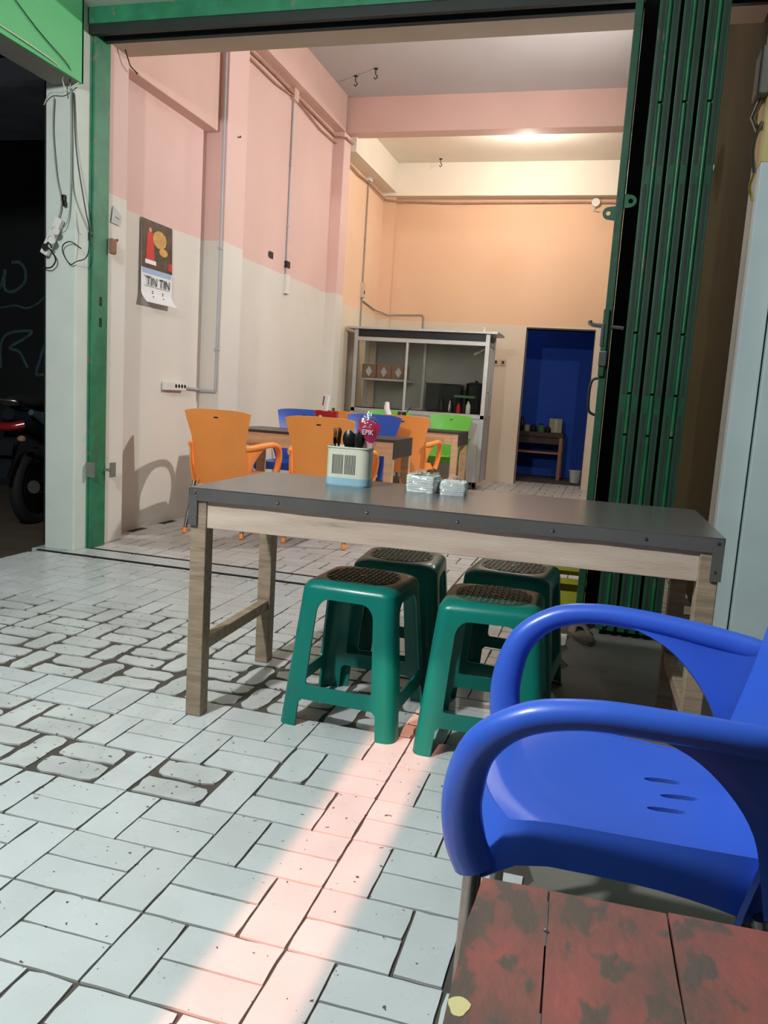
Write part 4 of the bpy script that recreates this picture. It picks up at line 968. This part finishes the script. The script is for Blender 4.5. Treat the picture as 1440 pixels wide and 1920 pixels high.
conduit('cable', 'dark cable crossing from the left wall to the back wall above the cabinet', [(-2.31, 8.05, 2.18), (-2.31, 8.6, 2.13), (-2.15, YB - .115, 2.08), (-2.03, YB - .01, 2.10), (-1.72, YB - .012, 2.11), (-1.70, YB - .012, 2.08), (-1.70, YB - .012, 1.80)], .010, M_WIREG, 'cable')
conduit('cable', 'tan cables running along the left wall under the pink beam', [(-2.29, 4.36, 3.70), (-2.29, 5.0, 3.715), (-2.29, 5.62, 3.71), (-2.29, 6.76, 3.70), (-2.18, 6.78, 3.69), (-2.18, 7.0, 3.70)], .012, M_TAN, 'cable', clips=[(-2.30, 4.9, 3.715), (-2.30, 6.2, 3.705)])
conduit('cable', 'lower tan cable along the pink left wall', [(-2.295, 4.36, 3.655), (-2.295, 5.2, 3.65), (-2.295, 5.62, 3.69), (-2.295, 6.3, 3.63), (-2.295, 6.78, 3.64)], .008, M_TAN, 'cable')
tt = thing('junction_box', 'painted junction box where the cable meets the conduit on the pink wall', 'junction box', (XW, 5.62, 3.71)); b = bmn(); box2(b, (0, -.05, -.05), (.045, .05, .05)); obj('housing', b, M_PINKP, tt, bevel=.004); b = bmn(); cyl(b, (.045, 0, 0), (.049, 0, 0), .032, 12); obj('cover', b, M_PINKP, tt)
conduit('cable', 'tan cables along the rear left wall under the white beam', [(-2.29, 7.0, 3.57), (-2.29, 7.6, 3.54), (-2.29, 8.03, 3.56), (-2.28, 8.7, 3.53), (-2.15, YB - .12, 3.52), (-2.0, YB - .02, 3.53)], .011, M_TAN, 'cable')
conduit('cable', 'white and tan cables along the back wall under the white beam', [(-2.0, YB - .02, 3.53), (-1.4, YB - .02, 3.515), (-.9, YB - .02, 3.52), (.2, YB - .02, 3.525), (1.2, YB - .02, 3.51)], .012, M_TAN, 'cable', clips=[(-1.55, YB - .02, 3.515), (-.3, YB - .02, 3.52)])
tt = thing('junction_box', 'round pale junction box with cables high on the back wall', 'junction box', (.36, YB - .02, 3.52)); b = bmn(); cyl(b, (0, .02, 0), (0, -.03, 0), .05, 12); obj('housing', b, M_WHITEP, tt, smooth=40); b = bmn(); tube(b, [(0, -.01, -.04), (-.02, -.01, -.09), (.05, -.01, -.10)], .008, 6); obj('loose_wire', b, M_WIREW, tt)
for x, lab in ((-.70, 'left one of the two cream switches beside the doorway'), (-.61, 'right one of the two cream switches beside the doorway')):
    tt = thing('light_switch', lab, 'switch', (x, YB, 1.55)); b = bmn(); box2(b, (-.036, -.012, -.04), (.036, 0, .04)); obj('plate', b, M_BEIGEP, tt, bevel=.003); b = bmn(); box2(b, (-.014, -.018, -.018), (.014, -.012, .018)); obj('rocker', b, M_DARKW, tt)
# hooks under the ceilings
for i, (x, y, z) in enumerate(((-1.95, 6.3, 4.12), (-1.70, 6.15, 4.12), (-1.55, 8.55, 3.98))):
    tt = thing('ceiling_hook', ['dark ceiling hook nearest the left wall', 'second dark ceiling hook beside the cross beam', 'thin dark hook in the cream rear ceiling'][i], 'hook', (x, y, z)); b = bmn(); lathe(b, [(.02, 0), (.02, -.008), (.006, -.012)], 10); obj('rose', b, M_DARKST, tt); b = bmn(); tube(b, catmull([(0, 0, -.01), (0, 0, -.05), (.02, 0, -.075), (0, 0, -.095), (-.015, 0, -.08)], 4), .005, 6); obj('hook', b, M_DARKST, tt)
tt = thing('hanging_wire', 'thin dark wire hanging from the lintel at the pink ledge', 'wire', (-2.14, 2.825, 2.84)); b = bmn(); tube(b, [(0, 0, 0), (-.008, -.06, .02), (-.01, -.11, .09)], .004, 6); obj('strand', b, M_WIREB, tt); b = bmn(); lathe(b, [(.006, -.004), (.006, .004)], 8); obj('nail', b, M_DARKST, tt)
# calendar
t = thing('wall_calendar', 'calendar with a red clad figure picture and dark lettering on the left wall', 'calendar', (XW + .004, 3.36, 1.82), math.radians(90))
# local: x along wall (+y world), y -> -x world ; printed face looks to +x world = -y local
W_, H_ = .39, .545
def sheet(u, v):
    z = (v - .5) * H_; cur = max(0, .12 - v) ** 1.5 * 1.1
    return ((u - .5) * W_, -.004 - .012 * (1 - v) - cur + .0015 * math.sin(u * 6), z)
b = bmn(); grid(b, sheet, 10, 24); solidify(b, .0015); obj('sheet', b, M_PAPER, t, smooth=60)
def decal(name, u0, u1, v0, v1, m, off=.0012, fn=None):
    b = bmn()
    def f(a, c):
        u = u0 + (u1 - u0) * a; v = v0 + (v1 - v0) * c
        if fn: u, v = fn(a, c)
        p = sheet(u, v); return (p[0], p[1] - off - .0015, p[2])
    grid(b, f, 10, 10); solidify(b, .0003); return obj(name, b, m, t, smooth=60)
decal('picture', .0, 1, .42, 1, M_PRINTD)
ell = lambda cu, cv, ru, rv: (lambda a, c: (cu + ru * c * math.cos(2 * PI * a), cv + rv * c * math.sin(2 * PI * a)))
decal('golden_glow', 0, 0, 0, 0, M_PRINTY, .0018, ell(.58, .80, .22, .11))
decal('golden_glow', 0, 0, 0, 0, M_PRINTY, .0018, ell(.70, .66, .14, .05))
decal('red_robe', 0, 0, 0, 0, M_PRINTR, .0022, lambda a, c: (.28 + (a - .5) * (.16 + .12 * (1 - c)), .50 + .36 * c))
decal('pale_face', 0, 0, 0, 0, M_PRINTS, .0026, ell(.28, .885, .045, .03))
decal('white_hem', 0, 0, 0, 0, M_PAPER, .0026, lambda a, c: (.29 + (a - .5) * .34, .475 + .05 * c))
decal('red_patch', .86, .99, .46, .55, M_PRINTR, .002)
decal('blue_band', .03, .97, .355, .42, M_PRINTB)
def cal_m(u, v, rz=0):
    p = sheet(u, v); return Matrix.Translation((p[0], p[1] - .0085, p[2])) @ Matrix.Rotation(PI / 2, 4, 'X') @ Matrix.Rotation(rz, 4, 'Z')
text('TIN TIN', .082, M_INK, t, cal_m(.52, .262), sx=1.05)
[decal('small_print', .08 + .05 * i, .115 + .05 * i, .318, .330, M_INKG, .002) for i in range(5)]
[decal('small_print', .10 + .055 * i, .14 + .055 * i, .200, .209, M_INKG, .002) for i in range(15)]
for u in (.36, .68):
    for i in range(4): decal('date_mark', u - .022 + .004 * (i % 2), u + .022, .08 + i * .022, .092 + i * .022, M_INK)
tt = thing('torn_paper', 'scrap of grey paper stuck on the wall left of the calendar', 'paper', (XW + .003, 2.98, 1.99), math.radians(90)); tt.location = (-2.187, 2.70, 1.985)
b = bmn(); prism(b, [(-.05, -.003, -.04), (.035, -.003, -.045), (.055, -.003, .02), (-.03, -.003, .06)], (0, -.001, 0)); obj('sheet', b, M_PAPERG, tt); b = bmn(); prism(b, [(-.01, -.0045, 0), (.03, -.0045, -.01), (.03, -.0045, -.006), (-.01, -.0045, .004)], (0, -.0005, 0)); obj('pen_mark', b, M_INK, tt)
for i, (y, z) in enumerate(((2.69, 1.845), (3.55, 3.35), (4.2, 2.9))):
    tt = thing('wall_nail', ['dark nail under the scrap of paper', 'dark nail high on the pink ledge', 'dark nail on the side of the left pillar'][i], 'nail', ((-2.188, -2.213, -2.148)[i], y, z)); b = bmn(); tube(b, [(0, 0, 0), (.02, 0, .004)], .004, 6); obj('shank', b, M_DARKST, tt); b = bmn(); cyl(b, (.018, 0, .004), (.022, 0, .004), .009, 8); obj('head', b, M_DARKST, tt)

# left post: power strip and wires
t = thing('power_strip', 'white power strip with plugs hanging on the pale green post', 'power strip', (-2.315, 2.295, 1.80)); t.rotation_euler = (0, math.radians(28), 0)
b = bmn(); box2(b, (-.024, -.012, -.12), (.024, .02, .10)); obj('housing', b, M_WHITEP, t, bevel=.006)
for z, x in ((.035, .012), (-.02, .012)):
    b = bmn(); cyl(b, (x, -.012, z), (x + .03, -.042, z), .020, 12); obj('plug', b, M_WHITEP, t, smooth=40)
b = bmn(); cyl(b, (.0, -.012, -.075), (.012, -.034, -.075), .018, 12); obj('plug', b, M_BLACK, t, smooth=40)
def wire(label, pts, r, m, n=5):
    o0 = Vector(pts[0]); b = bmn(); tube(b, [p - o0 for p in catmull(pts, n)], r * .7, 6); o = obj('wire', b, m, smooth=60); o.location = o0; return tag(o, label, 'wire', 'wires on the pale green post')
PY = 2.31
wire('grey wire dropping from the canopy to the power strip', [(-2.32, PY, 2.53), (-2.325, PY, 2.35), (-2.30, PY, 2.12), (-2.27, PY, 2.0), (-2.275, PY, 1.93), (-2.29, PY, 1.89)], .005, M_WIREG)
wire('off white wire along the middle of the pale green post', [(-2.215, PY - .03, 2.75), (-2.215, PY, 2.55), (-2.21, PY, 2.2), (-2.215, PY, 1.95), (-2.235, PY - .01, 1.85), (-2.27, PY - .03, 1.825)], .004, M_WIREG)
wire('grey wire curving to the frame of the pale green post', [(-2.205, PY - .01, 2.56), (-2.205, PY, 2.3), (-2.195, PY - .0, 2.05), (-2.15, PY + .06, 1.86), (-2.145, PY + .1, 1.83)], .005, M_WIREG)
wire('thin dark wire next to the green upright', [(-2.195, PY, 2.55), (-2.175, PY + .0, 2.25), (-2.15, PY + .05, 1.95), (-2.14, PY + .08, 1.83), (-2.145, PY + .06, 1.70), (-2.17, PY, 1.66), (-2.21, PY, 1.645), (-2.255, PY, 1.70), (-2.25, PY - .01, 1.745), (-2.20, PY - .01, 1.765), (-2.16, PY + .03, 1.735)], .0045, M_WIREB)
wire('thick black wire looping from the power strip round the left edge of the post', [(-2.30, PY - .04, 1.725), (-2.32, PY - .04, 1.755), (-2.335, PY - .035, 1.735), (-2.30, PY - .03, 1.70), (-2.29, PY - .02, 1.66), (-2.32, PY - .015, 1.625), (-2.36, PY - .01, 1.62), (-2.42, PY + .03, 1.625)], .006, M_WIREB)
wire('off white wires bundled under the canopy end', [(-2.40, PY + .02, 2.50), (-2.33, PY - .02, 2.545), (-2.25, PY - .02, 2.545), (-2.18, PY - .01, 2.585), (-2.16, PY, 2.60)], .005, M_WIREW)
wire('black wire sagging along the green canopy board', [(-2.145, .6, 3.15), (-2.143, 1.5, 2.90), (-2.143, 1.95, 2.72), (-2.145, 2.2, 2.64), (-2.19, 2.27, 2.59)], .004, M_WIREB)
wire('off white wire along the lower edge of the green canopy board', [(-2.145, .6, 2.625), (-2.143, 1.5, 2.63), (-2.145, 2.1, 2.615), (-2.22, 2.25, 2.59), (-2.225, 2.28, 2.53)], .005, M_WIREW)
tt = thing('broken_clip', 'broken black wire clip on the pale green post', 'clip', (-2.262, 2.318, 2.0)); b = bmn(); box(b, (0, 0, 0), (.03, .02, .04)); obj('clip_body', b, M_BLACK, tt, bevel=.006); b = bmn(); box(b, (.014, -.006, -.03), (.02, .014, .03)); obj('clip_tail', b, M_BLACK, tt, bevel=.005)
tt = thing('frame_hook', 'small steel hook where the wires meet the green upright', 'hook', (-2.20, 2.445, 1.83)); b = bmn(); tube(b, catmull([(0, 0, .02), (.0, -.03, .02), (.0, -.03, -.01), (.0, -.005, -.02)], 4), .006, 6); obj('hook', b, M_CHROME, tt); b = bmn(); box(b, (0, .0, 0), (.03, .01, .06)); obj('plate', b, M_DARKST, tt)

# right pillar: metal bracket and dangling wire near the top
tt = thing('metal_bracket', 'grey metal bracket high on the right pillar', 'bracket', (1.31, 2.42, 2.50)); b = bmn(); box2(b, (-.05, -.08, -.06), (.0, .08, .14)); obj('plate', b, M_GREYPL, tt, bevel=.01); b = bmn(); tube(b, [(-.02, 0, -.06), (-.045, -.0, -.14), (-.02, 0, -.19), (-.0, 0, -.18)], .012, 8); obj('arm', b, M_STEEL, tt, smooth=40)
wire2 = bmn(); tube(wire2, catmull([(0, 0, .12), (-.022, 0, .05), (-.024, 0, -.02), (-.012, 0, -.08), (-.008, 0, -.10)], 4), .008, 7)
tt = thing('dangling_wire', 'loose grey and yellow wire hanging beside the right pillar', 'wire', (1.305, 2.40, 2.22)); obj('grey_sleeve', wire2, M_GREYPL, tt, smooth=60); b = bmn(); tube(b, catmull([(-.008, 0, -.10), (-.020, 0, -.16), (-.004, -.01, -.22)], 4), .006, 7); obj('yellow_core', b, mat('yellow_wire', srgb(190, 170, 50), .5), tt, smooth=60)

# ================================================================== BACK ROOM
t = thing('kitchen_table', 'dark wooden table with a shelf in the blue back room', 'table', (-.18, 10.12, 0))
b = bmn(); box2(b, (-.42, -.25, .60), (.36, .25, .66)); obj('top', b, M_DARKW, t)
b = bmn(); box2(b, (-.40, -.23, .50), (.34, -.20, .60)); obj('apron', b, M_DARKW, t)
b = bmn(); box2(b, (-.40, -.22, .36), (.34, .22, .385)); obj('shelf', b, M_CARD, t)
for x in (-.39, .31):
    for y in (-.24, .20): b = bmn(); box2(b, (x, y, 0), (x + .045, y + .045, .60)); obj('leg', b, M_CARD, t)
for i, (x, y, r, h, m) in enumerate(((-.50, 9.98, .035, .13, M_DARKPOT), (-.42, 10.02, .03, .20, M_BLACK), (-.34, 9.97, .04, .11, M_KITY), (-.25, 10.0, .045, .10, M_DARKPOT), (-.14, 9.97, .05, .12, M_KITG), (-.05, 10.0, .045, .08, M_DARKPOT))):
    tt = thing('jar', ['squat dark jar at the left end of the kitchen table', 'slim black bottle on the kitchen table', 'cream jar between dark jars on the kitchen table', 'low dark jar left of the green tin', 'green tin on the kitchen table', 'low dark bowl in front of the cream box'][i], 'jar', (x, y, .66), 0, 'jars on the kitchen table')
    b = bmn(); lathe(b, [(r * .9, 0), (r, .006), (r, h * .75), (r * .6, h * .86)], 14); obj('body', b, m, tt, smooth=40); b = bmn(); lathe(b, [(r * .62, h * .86), (r * .62, h), (r * .3, h + .004)], 12); obj('lid', b, M_CHROME if i in (0, 2) else M_BLACK, tt, smooth=40)
tt = thing('cream_box', 'dull cream box standing at the right of the kitchen table', 'box', (.05, 10.12, .66)); b = bmn(); box2(b, (-.09, -.06, 0), (.09, .06, .20)); obj('carton', b, M_KITY, tt, bevel=.004); b = bmn(); box2(b, (-.01, -.062, .01), (.02, -.0605, .19)); obj('printed_stripe', b, M_PAPERG, tt)
tt = thing('bucket', 'small grey bucket on the floor of the blue room', 'bucket', (.40, 9.75, 0)); b = bmn(); lathe(b, [(.07, 0), (.09, .16), (.095, .16), (.095, .17)], 18); obj('tub', b, M_PAPERG, tt, smooth=40); b = bmn(); tube(b, catmull([(-.09, 0, .16), (-.05, -.06, .12), (.05, -.06, .12), (.09, 0, .16)], 4), .004, 6); obj('handle', b, M_STEEL, tt)
tt = thing('plastic_bag', 'pale tied plastic bag behind the bucket in the blue room', 'bag', (.58, 9.95, 0)); b = bmn(); bmesh.ops.create_icosphere(b, subdivisions=3, radius=1)
for v in b.verts: v.co = Vector((v.co.x * .11, v.co.y * .11, .14 + v.co.z * .14)) * (1 + .06 * math.sin(v.co.x * 9) * math.sin(v.co.y * 8 + v.co.z * 7))
obj('bag_body', b, M_PAPERG, tt, smooth=60); b = bmn(); lathe(b, [(.02, .27), (.012, .30), (.035, .335)], 10); obj('knot', b, M_PAPERG, tt)

# ================================================================== DARK PASSAGE: scooter and chalk scrawls
t = thing('scooter', 'dark scooter parked in the unlit passage left of the post', 'scooter', (-3.12, 3.15, -.03), math.radians(8))
def wheel(y):
    b = bmn(); tube(b, [(0, y + .235 * math.cos(a), .26 + .235 * math.sin(a)) for a in [2 * PI * k / 28 for k in range(28)]], .045, 8, closed=True, upv=(1, 0, 0)); wl_ = obj('wheel', b, M_TYRE, t, smooth=50)
    b = bmn(); cyl(b, (-.03, y, .26), (.03, y, .26), .18, 20); obj('rim', b, M_STEEL, wl_)
wheel(0); wheel(1.2)
b = bmn(); P = catmull([(0, -.32, .78), (0, -.15, .74), (0, .2, .66), (0, .5, .50), (0, .75, .36), (0, .95, .50), (0, 1.05, .85)], 4); tube(b, P, lerpl([.05, .13, .16, .15, .14, .16, .12], len(P)), 14, lerpl([.04, .10, .13, .10, .05, .10, .10], len(P)), upv=(0, 0, 1)); obj('body_fairing', b, M_BIKE, t, smooth=60)
b = bmn(); P = catmull([(0, -.30, .86), (0, -.1, .86), (0, .2, .82), (0, .45, .78)], 4); tube(b, P, lerpl([.07, .13, .14, .10], len(P)), 14, lerpl([.03, .05, .055, .04], len(P)), upv=(0, 0, 1)); obj('saddle', b, M_TYRE, t, smooth=60)
b = bmn(); P = catmull([(.15, -.30, .80), (.17, -.05, .72), (.17, .25, .60), (.14, .4, .5)], 4); tube(b, P, lerpl([.02, .06, .07, .03], len(P)), 10, .02, upv=(1, 0, 0)); obj('side_panel', b, M_BIKEG, t, smooth=60)
b = bmn(); P = catmull([(-.13, -.34, .72), (-.05, -.38, .70), (.05, -.38, .70), (.13, -.34, .72)], 4); tube(b, P, .035, 10, .03); obj('tail_light', b, M_TAIL, t, smooth=60)
b = bmn(); tube(b, catmull([(-.11, -.30, .84), (-.10, -.40, .87), (.10, -.40, .87), (.11, -.30, .84)], 5), .012, 8); obj('grab_rail', b, M_STEEL, t, smooth=50)
b = bmn(); box(b, (0, -.40, .56), (.17, .006, .10), Matrix.Rotation(-.3, 3, 'X')); obj('number_plate', b, M_BLACK, t)
b = bmn(); prism(b, [(-.06, -.25, .70), (.06, -.25, .70), (.05, -.42, .36), (-.05, -.42, .36)], (0, .02, 0)); obj('mudguard', b, M_BIKE, t)
for s in (-1, 1):
    b = bmn(); lathe(b, [(.004, 0), (.026, .012), (.028, .03), (.012, .045)], 12, (s * .12, -.36, .60)); obj('indicator', b, M_CARD, t, smooth=40)
b = bmn(); cyl(b, (.17, -.30, .30), (.14, .25, .26), .045, 12); obj('exhaust', b, M_STEEL, t, smooth=40)
b = bmn(); tube(b, catmull([(-.33, .95, 1.0), (-.1, 1.03, 1.02), (.1, 1.03, 1.02), (.33, .95, 1.0)], 4), .014, 8); hb = obj('handlebar', b, M_BLACK, t, smooth=50)
for s in (-1, 1):
    b = bmn(); cyl(b, (s * .24, .98, 1.01), (s * .28, .96, 1.2), .006, 6); m1 = obj('mirror', b, M_BLACK, hb); b = bmn(); bmesh.ops.create_icosphere(b, subdivisions=2, radius=1); bmesh.ops.transform(b, matrix=Matrix.Translation((s * .29, .96, 1.24)) @ Matrix.Diagonal((.055, .02, .04, 1)), verts=b.verts); obj('mirror', b, M_BLACK, hb, smooth=60)
def scrawl(label, pts, r=.02):
    o0 = Vector((pts[0][0], 4.595, pts[0][1])); b = bmn(); tube(b, [p - o0 for p in catmull([(x, 4.595, z) for x, z in pts], 5)], r, 5, .004, upv=(0, 1, 0)); o = obj('chalk_scrawl', b, M_CHALK, smooth=60); o.location = o0; tag(o, label, 'scrawl', 'chalk scrawls on the black wall')
def gp(x, y):   # point of the black wall seen at a photo pixel
    d = rt * ((x - 720) / 1502.4) + dn * ((y - 960) / 1502.4) + fw; s = (4.595 - CAMP.y) / d.y; p = CAMP + d * s; return (p.x, p.z)
scrawl('chalk scrawl shaped like a looped w, topmost on the black wall', [gp(-14, 522), gp(-6, 545), gp(4, 530), gp(10, 505), gp(8, 540), gp(24, 547), gp(46, 530), gp(47, 505), gp(36, 492), gp(22, 492)], .016)
scrawl('flat wavy chalk line under the looped scrawl', [gp(-10, 580), gp(14, 575), gp(30, 573), gp(50, 578), gp(70, 570), gp(84, 556)], .010)
scrawl('chalk letter shaped like an R on the black wall', [gp(2, 690), gp(2, 645), gp(18, 625), gp(58, 621), gp(50, 632), gp(18, 652), gp(36, 660), gp(52, 690)], .014)
scrawl('slanting chalk stroke beside the post, right of the letter', [gp(86, 640), gp(76, 670), gp(68, 700), gp(76, 703), gp(92, 702)], .014)
